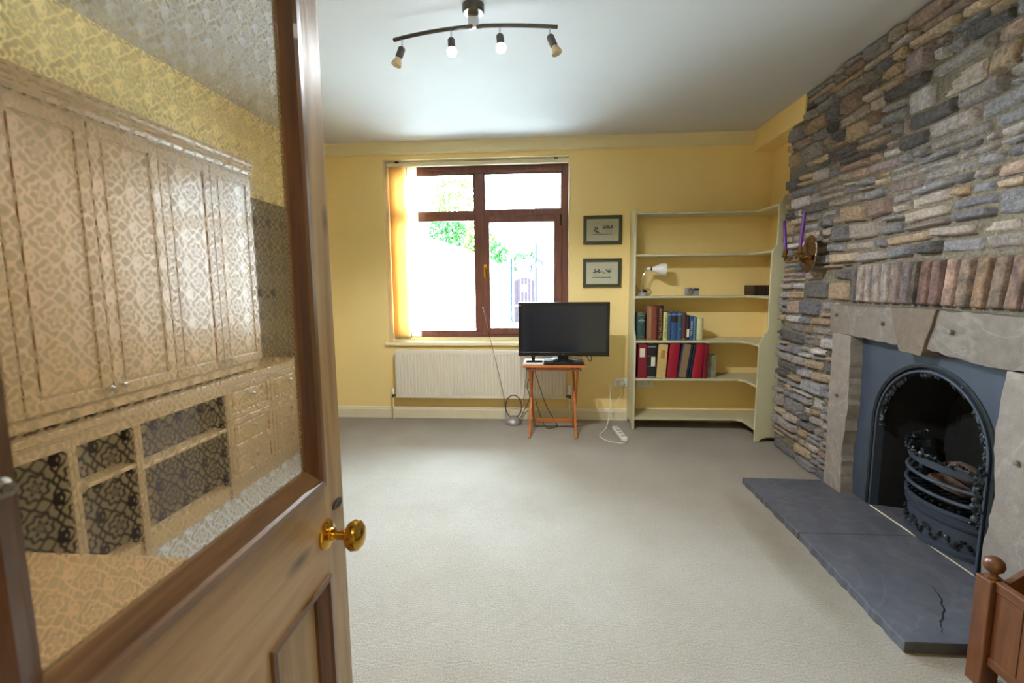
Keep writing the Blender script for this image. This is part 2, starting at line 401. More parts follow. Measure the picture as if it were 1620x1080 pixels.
        if sub:
            q = o.modifiers.new('sub', 'SUBSURF'); q.levels = sub; q.render_levels = sub
        if smooth:
            try:
                me.set_sharp_from_angle(angle=.7)
            except Exception: pass
        return o
def thing(name, loc, label, cat, group=None, kind=None):
    o = bpy.data.objects.new(name, None); COL.objects.link(o); o.location = loc; o.empty_display_size = .05
    return tag(o, label, cat, group, kind)
def tag(o, label=None, cat=None, group=None, kind=None):
    if label: o['label'] = label
    if cat: o['category'] = cat
    if group: o['group'] = group
    if kind: o['kind'] = kind
    return o
def struct(o, label=None, cat=None): return tag(o, label, cat, None, 'structure')
def hang(p0, p1, sag, n=10):
    p0, p1 = Vector(p0), Vector(p1)
    return [p0.lerp(p1, i/n)-Vector((0, 0, sag*4*(i/n)*(1-i/n))) for i in range(n+1)]
def spline(pts, n=8):
    pts = [Vector(p) for p in pts]; out = []
    for i in range(len(pts)-1):
        p0 = pts[max(i-1, 0)]; p1 = pts[i]; p2 = pts[i+1]; p3 = pts[min(i+2, len(pts)-1)]
        for k in range(n):
            t = k/n
            out.append(.5*((2*p1)+(p2-p0)*t+(2*p0-5*p1+4*p2-p3)*t*t+(3*p1-p0-3*p2+p3)*t**3))
    out.append(pts[-1]); return out

# ================================================================== THE ROOM
D, CZ = 4.50, 2.616
XL, XS, XA = -2.25, 1.82, 2.00
YN = 0.20
struct(MB().box(XL-.2, 2.4, -1.9, D+.05, -.1, 0).build('floor', M['carpet']), 'oatmeal looped carpet covering the whole floor', 'carpet')
struct(MB().box(XL-.2, 2.4, -1.9, D+.3, CZ, CZ+.1).build('ceiling', M['ceiling']), 'flat off-white plaster ceiling', 'ceiling')
b = MB(); WX0, WX1, WZ0, WZ1 = -1.53, .213, .753, 2.468
b.box(XL-.2, WX0, D, D+.3, 0, CZ).box(WX1, 2.4, D, D+.3, 0, CZ).box(WX0, WX1, D, D+.3, WZ1, CZ).box(WX0, WX1, D, D+.3, 0, WZ0-.03)
struct(b.build('wall_back', M['yellow']), 'yellow painted back wall around the window', 'wall')
struct(MB().box(XL-.2, XL, -1.9, D, 0, CZ).build('wall_left', M['yellow']), 'yellow wall behind the cream cabinets', 'wall')
b = MB(); b.box(XL, -.46, YN-.12, YN, 0, CZ).box(.40, 2.4, YN-.12, YN, 0, CZ).box(-.46, .40, YN-.12, YN, 2.08, CZ)
struct(b.build('wall_near', M['yellow']), 'yellow wall around the doorway', 'wall')
struct(MB().box(XA, XA+.2, 3.6, D, 0, CZ).build('wall_alcove', M['yellow']), 'yellow side wall of the alcove behind the bookcase', 'wall')
b = MB(); b.box(-1.25, -1.15, -1.9, YN-.12, 0, CZ).box(1.15, 1.25, -1.9, YN-.12, 0, CZ).box(-1.25, 1.25, -1.95, -1.9, 0, CZ)
struct(b.build('wall_hall', M['yellow_pale']), 'plain pale walls of the hall behind the doorway', 'wall')
# cornice, boxed beam, skirting
b = MB(); b.prism([(D-.012, 2.508), (D-.03, 2.52), (D-.036, 2.60), (D-.045, CZ), (D, CZ), (D, 2.508)], 'X', XL, XS)
struct(b.build('trim_1', M['yellow_pale'], bev=.002), 'flat pale yellow cornice band along the back wall', 'cornice')
b = MB(); b.box(XS, XA, 3.646, D, 2.444, CZ)
struct(b.build('trim_2', M['yellow'], bev=.004), 'yellow boxed beam under the ceiling above the bookcase', 'beam')
def skirt(name, segs, label):
    b = MB()
    for ax, a, c, w in segs:
        s = 1 if w < 0 or ax == 'X' else 1
        if ax == 'X': b.prism([(w, 0), (w-.018, 0), (w-.018, .085), (w-.014, .092), (w-.012, .104), (w-.004, .112), (w, .112)], 'X', a, c)
        else: b.prism([(w, 0), (w+.018, 0), (w+.018, .085), (w+.012, .104), (w, .112)], 'Y', a, c)
    return struct(b.build(name, M['cream']), label, 'skirting')
skirt('baseboard_back', [('X', XL, XA, D)], 'cream moulded skirting board under the radiator and along the back wall')
skirt('baseboard_left', [('Y', 3.65, D, XL)], 'cream skirting board beyond the cream cabinets')

# ------------------------------------------------------------------ stone wall
def n3(x, y, z): return noise.noise(Vector((x, y, z)))
b = MB()
# mortar core with the chimney opening left free
OPY0, OPY1, OPZ = 1.89, 2.885, 1.0
for (y0, y1, z0, z1) in [(YN, OPY0, 0, CZ), (OPY1, 3.646, 0, CZ), (3.646, 3.835, 0, 2.444), (OPY0, OPY1, OPZ, CZ)]:
    b.box(XS+.012, XA+.35, y0, y1, z0, z1)
b.box(2.15, XA+.35, OPY0, OPY1, 0, OPZ)
cl = b.bm.faces.layers.int.new('pal')
PAL = [((112, 110, 108), 22), ((124, 116, 104), 20), ((98, 96, 98), 14), ((134, 122, 104), 12), ((140, 116, 84), 10), ((150, 128, 96), 7), ((128, 104, 84), 5), ((84, 80, 76), 8), ((146, 142, 134), 7), ((124, 108, 100), 4)]
PAL = [((int(r*.72+.28*(r+g+b_)/3), int(g*.72+.28*(r+g+b_)/3), int((b_*.72+.28*(r+g+b_)/3)*1.05)), w) for (r, g, b_), w in PAL]
pal_w = [w for _, w in PAL]
loopcol = b.bm.loops.layers.float_color.new('tint')
mc = srgb(136, 128, 112)
for f in b.bm.faces:
    for l in f.loops: l[loopcol] = mc
def wob(y, z): # wandering courses
    return (y+.014*n3(y*3, z*5, 3.1), z+.022*n3(y*1.3, z*1.6, 9.2)+.006*n3(y*6, z*6, 1.0))
def stone(y0, y1, z0, z1, zmax, ymax, bright=1.0, pal=None, rough=1.0, depth=None, clampz=None):
    w, h = y1-y0, z1-z0
    if w < .015 or h < .01: return
    g = .002+random.random()*.002
    j = lambda s: (random.random()-.5)*2*s
    jh = min(.008, h*.12); jw = min(.014, w*.12)
    q = [(y0+g+abs(j(jw)), z0+g+abs(j(jh))), (y1-g-abs(j(jw)), z0+g+abs(j(jh))), (y1-g-abs(j(jw)), z1-g-abs(j(jh))), (y0+g+abs(j(jw)), z1-g-abs(j(jh)))]
    nx = max(4, min(18, int(w/.018)+2)); nz = max(4, min(9, int(h/.013)+2))
    dep = (.012+random.random()*.032) if depth is None else depth
    if random.random() < .05 and depth is None: dep = .004
    if random.random() < .03 and w < .16 and depth is None: return
    tilt = j(.006*rough); tilt2 = j(.01*rough); sd = random.random()*50
    col, = random.choices([c for c, _ in PAL], pal_w) if pal is None else (pal,)
    k = random.uniform(.8, 1.3)*1.8*bright
    lc = srgb(*col); lc = (lc[0]*k, lc[1]*k, lc[2]*k, 1)
    grid = []
    for i in range(nx+1):
        row = []
        u = i/nx
        for m in range(nz+1):
            v = m/nz
            y = (q[0][0]*(1-u)+q[1][0]*u)*(1-v)+(q[3][0]*(1-u)+q[2][0]*u)*v
            z = (q[0][1]*(1-u)+q[1][1]*u)*(1-v)+(q[3][1]*(1-u)+q[2][1]*u)*v
            edge = (i == 0 or i == nx or m == 0 or m == nz)
            yy, zz = wob(y, z)
            if not edge:
                eu = min(i, nx-i)*w/nx; ev = min(m, nz-m)*h/nz
                e = min(1, (min(eu, ev)/.012)**.6)
                x = XS+.012-(dep+tilt*(v-.5)*2+tilt2*(u-.5)*2)*(.55+.45*e)-.005*rough*n3(y*30, z*60, sd)-.004*rough*n3(y*12, z*90, sd)
            else:
                x = XS+.02
                yy += .003*n3(y*40, z*40, sd); zz += .003*n3(y*40, z*40, sd+9)
            row.append(b.bm.verts.new((x, min(yy, ymax), min(max(zz, 0.002), zmax))))
        grid.append(row)
    for i in range(nx):
        for m in range(nz):
            f = b.bm.faces.new([grid[i][m], grid[i+1][m], grid[i+1][m+1], grid[i][m+1]])
            f.smooth = True
            for l in f.loops: l[loopcol] = lc
def courses(y0, y1, z0, z1, zmax, ymaxf, yminf=None):
    z = z0
    while z < z1-.02:
        hh = random.choice([.05, .06, .07, .08, .095, .11, .13]);
        if z+hh > z1-.03: hh = z1-z
        y = y0-random.random()*.1 if yminf is None else y0
        yend = ymaxf(z+hh) if callable(ymaxf) else y1
        while y < yend-.03:
            ww = random.uniform(.08, .34) if hh < .08 else random.uniform(.10, .30)
            if yend-(y+ww) < .08: ww = yend-y
            ya = max(y, y0)
            if hh > .075 and random.random() < .5:
                k = random.uniform(.35, .65); zz = z+hh*k
                if ww > .2 and random.random() < .6:
                    s1 = ya+(y+ww-ya)*random.uniform(.3, .7); s2 = ya+(y+ww-ya)*random.uniform(.3, .7)
                    stone(ya, s1, z, zz, zmax, yend); stone(s1, y+ww, z, zz, zmax, yend)
                    stone(ya, s2, zz, z+hh, zmax, yend); stone(s2, y+ww, zz, z+hh, zmax, yend)
                else:
                    stone(ya, y+ww, z, zz, zmax, yend); stone(ya, y+ww, zz, z+hh, zmax, yend)
            elif hh > .05 and ww < .12 and random.random() < .25:
                s1 = ya+(y+ww-ya)*.5
                stone(ya, s1, z, z+hh, zmax, yend); stone(s1, y+ww, z, z+hh, zmax, yend)
            else:
                stone(ya, y+ww, z, z+hh, zmax, yend)
            y += ww
        z += hh
yend_top = lambda z: 3.646 if z > 2.47 else 3.838
courses(.9, 3.838, 1.415, 2.612, 2.614, yend_top)
courses(3.045, 3.838, .0, 1.0, 3, lambda z: 3.838, 1)
courses(3.10, 3.838, 1.0, 1.175, 3, lambda z: 3.838, 1)
courses(3.00, 3.838, 1.175, 1.42, 3, lambda z: 3.838, 1)
courses(.9, 1.735, .0, 1.0, 3, lambda z: 1.735, 1)
courses(.9, 1.66, 1.0, 1.175, 3, lambda z: 1.66, 1)
courses(.9, 1.62, 1.175, 1.42, 3, lambda z: 1.62, 1)
sw = b.build('wall_right', M['stone']); struct(sw, 'rough coursed rubble stone chimney wall in grey and ochre slate', 'stone wall')

# ------------------------------------------------------------------ fireplace surround
fp = thing('fireplace_surround', (1.80, 2.39, 0), 'grey dressed stone fireplace surround with brick course, let into the rubble wall', 'fireplace')
def slabstone(name, pts, x0, x1, mat, parent, amp=.004, label=None, bottom_rag=0, res=.03):
    """polygon (y,z) slab with riven edges"""
    out = []; n = len(pts)
    for i in range(n):
        a = Vector(pts[i]+(0,)) if len(pts[i]) == 2 else Vector(pts[i]); c = Vector(pts[(i+1) % n]+(0,))
        L = (c-a).length; k = max(1, int(L/res)); t = (c-a).normalized() if L else Vector((1, 0, 0)); nn = Vector((-t.y, t.x, 0))
        for q in range(k):
            p = a.lerp(c, q/k)
            if q: p = p+nn*amp*(random.random()-.5)*2
            out.append((p.x, p.y))
    bb = MB(); bb.prism(out, 'X', x0, x1)
    o = bb.build(name, mat, parent, bev=.003)
    return o
XF = 1.765
l1 = slabstone('lintel', [(3.085, .992), (2.48, .978), (2.535, 1.165), (3.095, 1.16)], XF+.005, 1.90, M['sandstone'], fp, .004)
k1 = slabstone('keystone', [(2.475, .955), (2.335, .95), (2.27, 1.172), (2.555, 1.168)], XF-.010, 1.90, M['keystone'], fp, .003)
l2 = slabstone('lintel', [(2.325, .985), (2.1, .96), (1.95, .955), (1.64, .97), (1.64, 1.165), (2.28, 1.168)], XF+.005, 1.90, M['sandstone'], fp, .005)
tag(k1, 'darker wedge-shaped keystone')
j1 = slabstone('jamb', [(3.03, .003), (2.86, .003), (2.875, .3), (2.85, .55), (2.862, .8), (2.872, .985), (3.045, .99), (3.04, .5)], XF, 1.88, M['sandstone_jamb'], fp, .005)
j2 = slabstone('jamb', [(1.935, .003), (1.74, .003), (1.74, .965), (1.925, .955), (1.945, .7), (1.915, .45), (1.94, .2)], XF, 1.88, M['sandstone_jamb'], fp, .006)
for (y, z, par) in [(3.02, 1.105, l1), (2.62, 1.082, l1), (2.19, 1.078, l2), (1.75, 1.078, l2), (2.955, .62, j1), (1.84, .62, j2)]:
    MB().lathe([(.0105, 0), (.0105, .016), (.008, .018), (0, .018)], (XF+.004, y, z), (-1, 0, 0), 10).build('peg', M['sandstone'], par, smooth=True)
# soldier course of old bricks
bb = MB(); lc_ = bb.bm.loops.layers.float_color.new('tint')
BP = [tuple(int(c*.75+.25*sum(q)/3) for c in q) for q in [(170, 156, 146), (174, 156, 150), (166, 152, 144), (158, 148, 142), (150, 130, 122), (120, 108, 108), (104, 94, 84), (132, 98, 88), (122, 96, 88), (162, 130, 112), (142, 122, 104), (158, 126, 98), (130, 112, 96), (142, 114, 98), (120, 100, 88)]]
y = 2.93; i = 0
def brick(yt0, yt1, yb0, yb1, z0, z1, col):
    q = [(yb0, z0), (yb1, z0), (yt1, z1), (yt0, z1)]; nx, nz = 10, 26; sd = random.random()*40; lc = srgb(*col); grid = []
    kk = random.uniform(.9, 1.1); dp = .028+random.uniform(-.004, .004)
    for a in range(nx+1):
        row = []
        for c in range(nz+1):
            u, v = a/nx, c/nz
            yy = (q[0][0]*(1-u)+q[1][0]*u)*(1-v)+(q[3][0]*(1-u)+q[2][0]*u)*v; zz = (q[0][1]*(1-u)+q[1][1]*u)*(1-v)+(q[3][1]*(1-u)+q[2][1]*u)*v
            ed = a in (0, nx) or c in (0, nz)
            yy += .0012*n3(zz*20, sd, 0)
            x = XS+.03 if ed else XS+.012-dp*(.9 if (a in (1, nx-1) or c in (1, nz-1)) else 1)-.002*n3(yy*40, zz*40, sd)
            row.append(bb.bm.verts.new((x, yy, zz)))
        grid.append(row)
    for a in range(nx):
        for c in range(nz):
            f = bb.bm.faces.new([grid[a][c], grid[a+1][c], grid[a+1][c+1], grid[a][c+1]]); f.smooth = True
            t = .5+.6*n3(a*.2+sd, c*.18, sd)
            for l in f.loops: l[lc_] = (lc[0]*kk*(.5+.95*t), lc[1]*kk*(.55+.8*t), lc[2]*kk*(.6+.7*t), 1)
brick(2.985, 2.94, 2.985, 2.94, 1.178, 1.39, (110, 108, 106))
while y > 1.66:
    w = .066 if i < 4 else .075; 
    if i == 6: w = .038
    lean = -.10*max(0, min(1, (2.78-y)/1.0))
    brick(y-.0045+lean*.35, y-w+.0045+lean*.35, y-.0045, y-w+.0045, 1.18, 1.402+.0*lean, BP[i % len(BP)])
    y -= w; i += 1
bb.build('brick_course', M['brick'], fp)

# ------------------------------------------------------------------ cast iron insert
YC, ZS, RO, RI = 2.365, .53, .375, .325
XI = 1.835
ci = thing('cast_iron_insert', (XI, YC, .04), 'blue-grey cast iron arched fireplace insert inside the stone surround', 'fireplace insert')
def arch(r, n=28, zb=.045):
    return [(YC+r, zb)]+[(YC+r*math.cos(a), ZS+r*math.sin(a)) for a in [PI*k/n for k in range(n+1)]]+[(YC-r, zb)]
def arch_ring(bm_, r0, r1, x0, x1):
    A, B = arch(r0), arch(r1)
    fs = []
    va = [[bm_.verts.new((x, p[0], p[1])) for p in A] for x in (x0, x1)]; vb = [[bm_.verts.new((x, p[0], p[1])) for p in B] for x in (x0, x1)]
    for k in range(len(A)-1):
        for (P, Q) in ((va[0], vb[0]), (vb[0], vb[1]), (vb[1], va[1]), (va[1], va[0])):
            bm_.faces.new([P[k], P[k+1], Q[k+1], Q[k]])
# plate with arched hole
b = MB(); A = arch(RO-.01); n = len(A)
vf = [b.bm.verts.new((XI, p[0], p[1])) for p in A]; 
P0, P1, PT = 2.885, 1.89, 1.0
out_pts = []
for p in A:
    if p[1] <= ZS+.001: out_pts.append((P0 if p[0] > YC else P1, p[1]))
    else:
        dy, dz = p[0]-YC, p[1]-ZS
        t = min((P0-YC)/dy if dy > 1e-6 else 1e9, (P1-YC)/dy if dy < -1e-6 else 1e9, (PT-ZS)/dz if dz > 1e-6 else 1e9)
        out_pts.append((YC+dy*t, ZS+dz*t))
vo = [b.bm.verts.new((XI, p[0], p[1])) for p in out_pts]
vf2 = [b.bm.verts.new((XI+.02, p[0], p[1])) for p in A]
for k in range(n-1):
    b.bm.faces.new([vf[k], vf[k+1], vo[k+1], vo[k]]); b.bm.faces.new([vf[k], vf2[k], vf2[k+1], vf[k+1]])
# corners
for yy in (P0, P1):
    c = b.bm.verts.new((XI, yy, PT))
    cand = [v for v in vo if (abs(v.co.y-yy) < 1e-4)]; top = max(cand, key=lambda v: v.co.z)
    cand2 = [v for v in vo if abs(v.co.z-PT) < 1e-4]; nr = min(cand2, key=lambda v: abs(v.co.y-yy))
    if nr is not top: b.bm.faces.new([top, c, nr])
b.build('face_plate', M['iron'], ci)
b = MB(); arch_ring(b.bm, RO, RO-.02, XI-.006, XI+.03); b.build('arch_moulding', M['blackiron'], ci, bev=.003)
b = MB(); arch_ring(b.bm, RO-.02, RI+.012, XI+.014, XI+.035); b.build('inner_moulding', M['blackiron'], ci, bev=.003)
b = MB(); arch_ring(b.bm, RI+.018, RI+.006, XI-.008, XI+.045); b.build('inner_bead', M['iron'], ci, bev=.003)
# recess tunnel
b = MB(); A = arch(RI+.008, zb=.0); Bk = [(YC+(p[0]-YC)*.78, p[1]*.92+.02 if p[1] > .1 else 0) for p in A]
va = [b.bm.verts.new((XI+.03, p[0], p[1])) for p in A]; vb = [b.bm.verts.new((XI+.30, p[0], p[1])) for p in Bk]
for k in range(len(A)-1): b.bm.faces.new([va[k], va[k+1], vb[k+1], vb[k]])
b.bm.faces.new(vb); b.build('fireback', M['soot'], ci)
b = MB(); b.box(XI+.0, XI+.30, YC-.473, YC+.517, .0, .043); b.build('inner_hearth', M['slate'], ci)
# foliage garlands on the arch
def garland(b, a0, a1, n, r, x, w):
    for k in range(n):
        a = a0+(a1-a0)*k/(n-1); 
        if a <= 0: yy, zz = YC+r*(1 if a0 < 1.5 else 1), ZS+a*r
        else: yy, zz = YC+r*math.cos(a), ZS+r*math.sin(a)
        for q in range(4):
            yy2 = yy+random.uniform(-w, w); zz2 = zz+random.uniform(-w, w)
            b.blob((x+random.uniform(-.006, .006), yy2, zz2), random.uniform(.007, .015), 1, .35, (.8, 1, 1.3))
b = MB()
garland(b, -.05, 1.0, 16, RI-.004, XI+.012, .012)
b.build('garland', M['blackiron'], ci, smooth=True)
b = MB(); garland(b, 1.35, 1.62, 5, RI, XI+.012, .008); b.build('garland', M['blackiron'], ci, smooth=True)
b = MB(); garland(b, 1.9, 2.15, 5, RI, XI+.012, .008); b.build('garland', M['blackiron'], ci, smooth=True)
b = MB()
for k in range(26):
    a = 2.45+.7*k/25
    yy, zz = YC+RI*math.cos(a), ZS+RI*math.sin(a)
    for q in range(3): b.blob((XI+.004, yy+random.uniform(-.01, .018), zz+random.uniform(-.008, .008)), random.uniform(.006, .013), 1, .35)
for k in range(22):
    zz = ZS-.02-k*.012
    for q in range(4): b.blob((XI-.0+random.uniform(-.01, .01), YC-RI+random.uniform(-.01, .035), zz), random.uniform(.007, .016), 1, .35)
b.build('garland', M['blackiron'], ci, smooth=True)

# ------------------------------------------------------------------ grate
gr = thing('fire_grate', (1.95, 2.33, .043), 'bow-fronted black iron fire grate standing in the arched opening', 'grate')
GX, GY, GA, GB = 2.05, 2.32, .235, .29
def bow(z, s=1.0, a0=PI*.5, a1=PI*1.5, n=24, dx=0):
    return [(GX+dx+GA*s*math.cos(a), GY+GB*s*math.sin(a), z) for a in [a0+(a1-a0)*k/n for k in range(n+1)]]
def band(b, z0, z1, s0, s1, th=.012):
    A = bow(z0, s0); B = bow(z1, s1); A2 = bow(z0, s0-.05); B2 = bow(z1, s1-.05)
    L = [[b.bm.verts.new(p) for p in Q] for Q in (A, B, B2, A2)]
    for k in range(len(A)-1):
        for i in range(4): b.bm.faces.new([L[i][k], L[i][k+1], L[(i+1) % 4][k+1], L[(i+1) % 4][k]])
b = MB(); band(b, .045, .06, .96, .96); band(b, .06, .075, .98, .98); band(b, .075, .185, .93, .95); band(b, .185, .20, .98, 1.0); band(b, .20, .235, .97, 1.0); band(b, .235, .25, 1.02, 1.02)
ap = b.build('apron', M['iron'], gr, smooth=True)
b = MB()
for k in range(60):
    a = PI*.62+PI*.8*k/59; s = .96
    b.blob((GX+GA*s*math.cos(a), GY+GB*s*math.sin(a), .115+.02*math.sin(k*.9)+random.uniform(-.006, .006)), random.uniform(.006, .012), 1, .3)
b.build('scrollwork', M['blackiron'], ap, smooth=True)
for z in (.30, .365): MB().tube(bow(z, 1.0), .009, 8).build('bar', M['iron'], gr, smooth=True)
b = MB()
for k in range(15):
    yy = GY-.26+.52*k/14; xx = GX-GA*.95*math.sqrt(max(0, 1-((yy-GY)/GB)**2))
    b.tube([(xx, yy, .262), (GX+.02, yy, .262)], .005, 6)
b.build('bottom_grating', M['blackiron'], gr)
b = MB(); band(b, .42, .455, 1.0, 1.03)
rim = b.build('top_rim', M['iron'], gr, smooth=True)
b = MB()
for k in range(70):
    a = PI*.5+PI*k/69; s = 1.04; hh = .47+.03*(abs(k-35)/35)**3
    b.blob((GX+GA*s*math.cos(a), GY+GB*s*math.sin(a), hh+random.uniform(-.012, .012)), random.uniform(.006, .011), 1, .35)
b.build('leaf_cresting', M['blackiron'], rim, smooth=True)
for s_ in (1, -1):
    b = MB(); b.box(GX-.035, GX-.0, GY+s_*GB-.012, GY+s_*GB+.012, .045, .43)
    b.build('end_post', M['iron'], gr, bev=.004)
    b = MB(); pts = [(GX-.05, GY+s_*(GB+.01), .08), (GX-.07, GY+s_*(GB+.03), .16), (GX-.05, GY+s_*(GB+.055), .22), (GX-.06, GY+s_*(GB+.04), .28), (GX-.05, GY+s_*(GB+.02), .35), (GX-.06, GY+s_*(GB+.04), .43), (GX-.05, GY+s_*(GB+.03), .48)]
    b.tube(spline(pts, 6), .010, 8)
    b.build('scroll_leg', M['blackiron'], gr, smooth=True)
def rock(name, c, s, rz, label):
    b = MB(); b.blob((0, 0, 0), 1, 2, .05, s)
    for v in b.bm.verts: 
        v.co += Vector((n3(v.co.x*9, v.co.y*9, v.co.z*9+c[0]), n3(v.co.x*9+5, v.co.y*9, v.co.z*9), n3(v.co.x*9, v.co.y*9+5, v.co.z*9)))*.02
    o = b.build(name, M['firebrick'], smooth=True); o.location = c; o.rotation_euler = (0, .1, rz); tag(o, label, 'fire brick'); return o
rock('fire_brick', (1.985, 2.37, .303), (.05, .135, .035), .12, 'long scorched red-brown fire brick lying low in the grate')
rock('fire_brick', (2.01, 2.33, .378), (.06, .10, .042), -.1, 'rounded scorched tan fire brick at the back of the grate')

# ------------------------------------------------------------------ hearth
hs = thing('hearth', (1.5, 2.3, 0), 'blue-grey riven slate hearth of two slabs on the carpet before the fire', 'hearth')
def slab(pts, z1, name):
    out = []
    for i in range(len(pts)):
        a = Vector(pts[i]); c = Vector(pts[(i+1) % len(pts)]); L = (c-a).length; k = max(1, int(L/.03)); t = (c-a)/L; nn = Vector((-t.y, t.x))
        rag = .005 if pts[i][0] < 1.5 and pts[(i+1) % len(pts)][0] < 1.5 else .0
        for q in range(k):
            p = a.lerp(c, q/k)+(nn*rag*(random.random()-.5)*2 if q else Vector((0, 0))); out.append((p.x, p.y))
    return MB().prism(out, 'Z', .001, z1).build(name, M['slate'], hs, bev=.004)
slab([(1.275, 3.06), (1.276, 2.370), (XF+.07, 2.366), (XF+.07, 2.84), (1.85, 2.86), (XF-.002, 2.86), (XF-.002, 3.035), (1.795, 3.06)][:1]+[(1.276, 2.370), (1.832, 2.370), (1.832, 2.855), (1.762, 2.855), (1.762, 3.05)], .04, 'slab')
slab([(1.276, 2.362), (1.256, 1.62), (1.762, 1.625), (1.762, 1.94), (1.832, 1.94), (1.832, 2.362)], .042, 'slab')
b = MB(); cp = spline([(1.60, 1.955, .0405), (1.585, 1.905, .0405), (1.555, 1.845, .0405), (1.50, 1.77, .0405), (1.465, 1.735, .0405), (1.42, 1.672, .0405)], 5)
cp = [p+Vector((random.uniform(-.005, .005), random.uniform(-.003, .003), 0)) for p in cp]
b.tube(cp, [.0018+.0022*math.sin(PI*k/(len(cp)-1)) for k in range(len(cp))], 6); tag(b.build('crack', M['soot'], hs), 'dark crack in the near slab')
MB().box(1.831, 1.835, 2.02, 2.70, .036, .0445).build('pale_joint', M['paper'], hs)

# ------------------------------------------------------------------ window
wd = thing('window_1', (-.66, 4.70, WZ0), 'brown framed casement window with four panes looking onto the garden', 'window', kind='structure')
FY0, FY1 = 4.665, 4.735
b = MB(); fx0, fx1, fz0, fz1 = WX0, WX1-.002, .785, 2.462
b.box(fx0, fx0+.06, FY0, FY1, fz0, fz1).box(fx1-.062, fx1, FY0, FY1, fz0, fz1)
b.box(fx0+.06, fx1-.062, FY0, FY1, fz1-.10, fz1).box(fx0+.06, fx1-.062, FY0, FY1, fz0, fz0+.05)
b.build('window_frame', M['upvc'], wd, bev=.006)
MB().box(-.69, -.60, FY0-.002, FY1, fz0+.05, fz1-.10).build('mullion', M['upvc'], wd, bev=.005)
MB().box(fx0+.06, -.69, FY0, FY1, 1.932, 2.003).build('transom', M['upvc'], wd, bev=.005)
MB().box(-.60, fx1-.062, FY0, FY1, 1.955, 2.012).build('transom', M['upvc'], wd, bev=.005)
b = MB(); sx0, sx1, sz0, sz1 = -.625, .150, .815, 1.962
b.box(sx0, sx0+.075, FY0-.022, FY1-.02, sz0, sz1).box(sx1-.075, sx1, FY0-.022, FY1-.02, sz0, sz1)
b.box(sx0+.075, sx1-.075, FY0-.022, FY1-.02, sz1-.066, sz1).box(sx0+.075, sx1-.075, FY0-.022, FY1-.02, sz0, sz0+.062)
sash = b.build('sash', M['upvc'], wd, bev=.006)
# thin dark bead lines between glass and frame
for (x0, x1, z0, z1) in [(fx0+.06, -.69, 2.003, 2.362), (-.60, fx1-.062, 2.012, 2.362), (fx0+.06, -.69, .835, 1.932)]:
    b = MB(); t = .012
    b.box(x0, x0+t, FY0+.008, FY0+.03, z0, z1).box(x1-t, x1, FY0+.008, FY0+.03, z0, z1).box(x0, x1, FY0+.008, FY0+.03, z1-t, z1).box(x0, x1, FY0+.008, FY0+.03, z0, z0+t)
    b.build('glazing_bead', M['upvc'], wd)
    MB().box(x0, x1, FY0+.034, FY0+.036, z0, z1).build('pane', M['glass'], wd)
MB().box(sx0+.07, sx1-.07, FY0+.014, FY0+.016, sz0+.06, sz1-.06).build('pane', M['glass'], sash)
b = MB(); b.box(-.607, -.575, FY0-.032, FY0-.022, 1.37, 1.50); b.box(-.600, -.584, FY0-.055, FY0-.032, 1.45, 1.475)
b.tube([(-.592, FY0-.055, 1.468), (-.589, FY0-.06, 1.42), (-.586, FY0-.055, 1.335)], [.009, .007, .006], 8)
h_ = b.build('handle', M['brass'], sash, smooth=False, bev=.002); tag(h_, 'brass window handle')
for (x0, x1) in [(-1.20, -.87), (-.46, -.05)]:
    b = MB(); b.box(x0, x1, FY0-.012, FY0, 2.395, 2.415); b.box(x0+.02, x1-.02, FY0-.016, FY0-.012, 2.40, 2.41)
    b.build('trickle_vent', M['upvc'], wd, bev=.002)
MB().box(.132, .146, FY0-.034, FY0-.022, 1.86, 1.96).build('hinge', M['black'], sash, bev=.002)
b = MB(); b.box(WX0, WX1, D+.0, FY0+.01, WZ0-.03, WZ0).box(WX0-.03, WX1+.04, D-.035, D, WZ0-.03, WZ0)
b.box(WX0, WX1, FY0, D+.3, WZ0-.03, WZ0+.03)
b.build('window_sill', M['yellow_pale'], wd, bev=.005)
# plaster reveals
b = MB(); b.box(WX0-.001, WX0+.004, D-.001, FY0, WZ0, WZ1).box(WX1-.003, WX1+.001, D-.001, FY0, WZ0, WZ1).box(WX0, WX1, D-.001, FY0, WZ1-.004, WZ1+.001)
b.build('reveal', M['yellow_pale'], wd)

# ------------------------------------------------------------------ vertical blind
vb = thing('vertical_blind', (WX0+.02, 4.58, WZ0), 'cream vertical blind drawn back in folds at the left of the window', 'blind')
MB().box(WX0+.01, WX1-.01, 4.56, 4.60, 2.418, 2.452).build('headrail', M['cream'], vb, bev=.003)
for bx_ in (WX0+.10, WX1-.14): MB().box(bx_, bx_+.035, 4.555, 4.605, 2.45, 2.466).build('bracket', M['black'], vb)
proto = None
NS = 14
for i in range(NS):
    x = WX0+.035+i*.0128
    ang = math.radians(62)
    half = .0445
    if i == NS-1: ang = math.radians(14); x = WX0+.035+i*.0128+.052; half = .052
    dx, dy = math.cos(ang)*half, math.sin(ang)*half
    def slatmesh(z0, z1, t=.0005):
        b = MB(); n = 4; px = []
        for k in range(n+1):
            u = -1+2*k/n; px.append((x+dx*u, 4.58-dy*u*1.0+.003*(1-u*u)))
        A = [b.bm.verts.new((p[0], p[1], z0)) for p in px]; B = [b.bm.verts.new((p[0], p[1], z1)) for p in px]
        for k in range(n): b.bm.faces.new([A[k], A[k+1], B[k+1], B[k]])
        return b
    s = slatmesh(.80, 2.415).build('slat', M['fabric'], vb, smooth=True)
    if i < NS-1: 
        b = slatmesh(.768, .80); b.build('weight', M['paper'], s, smooth=True)
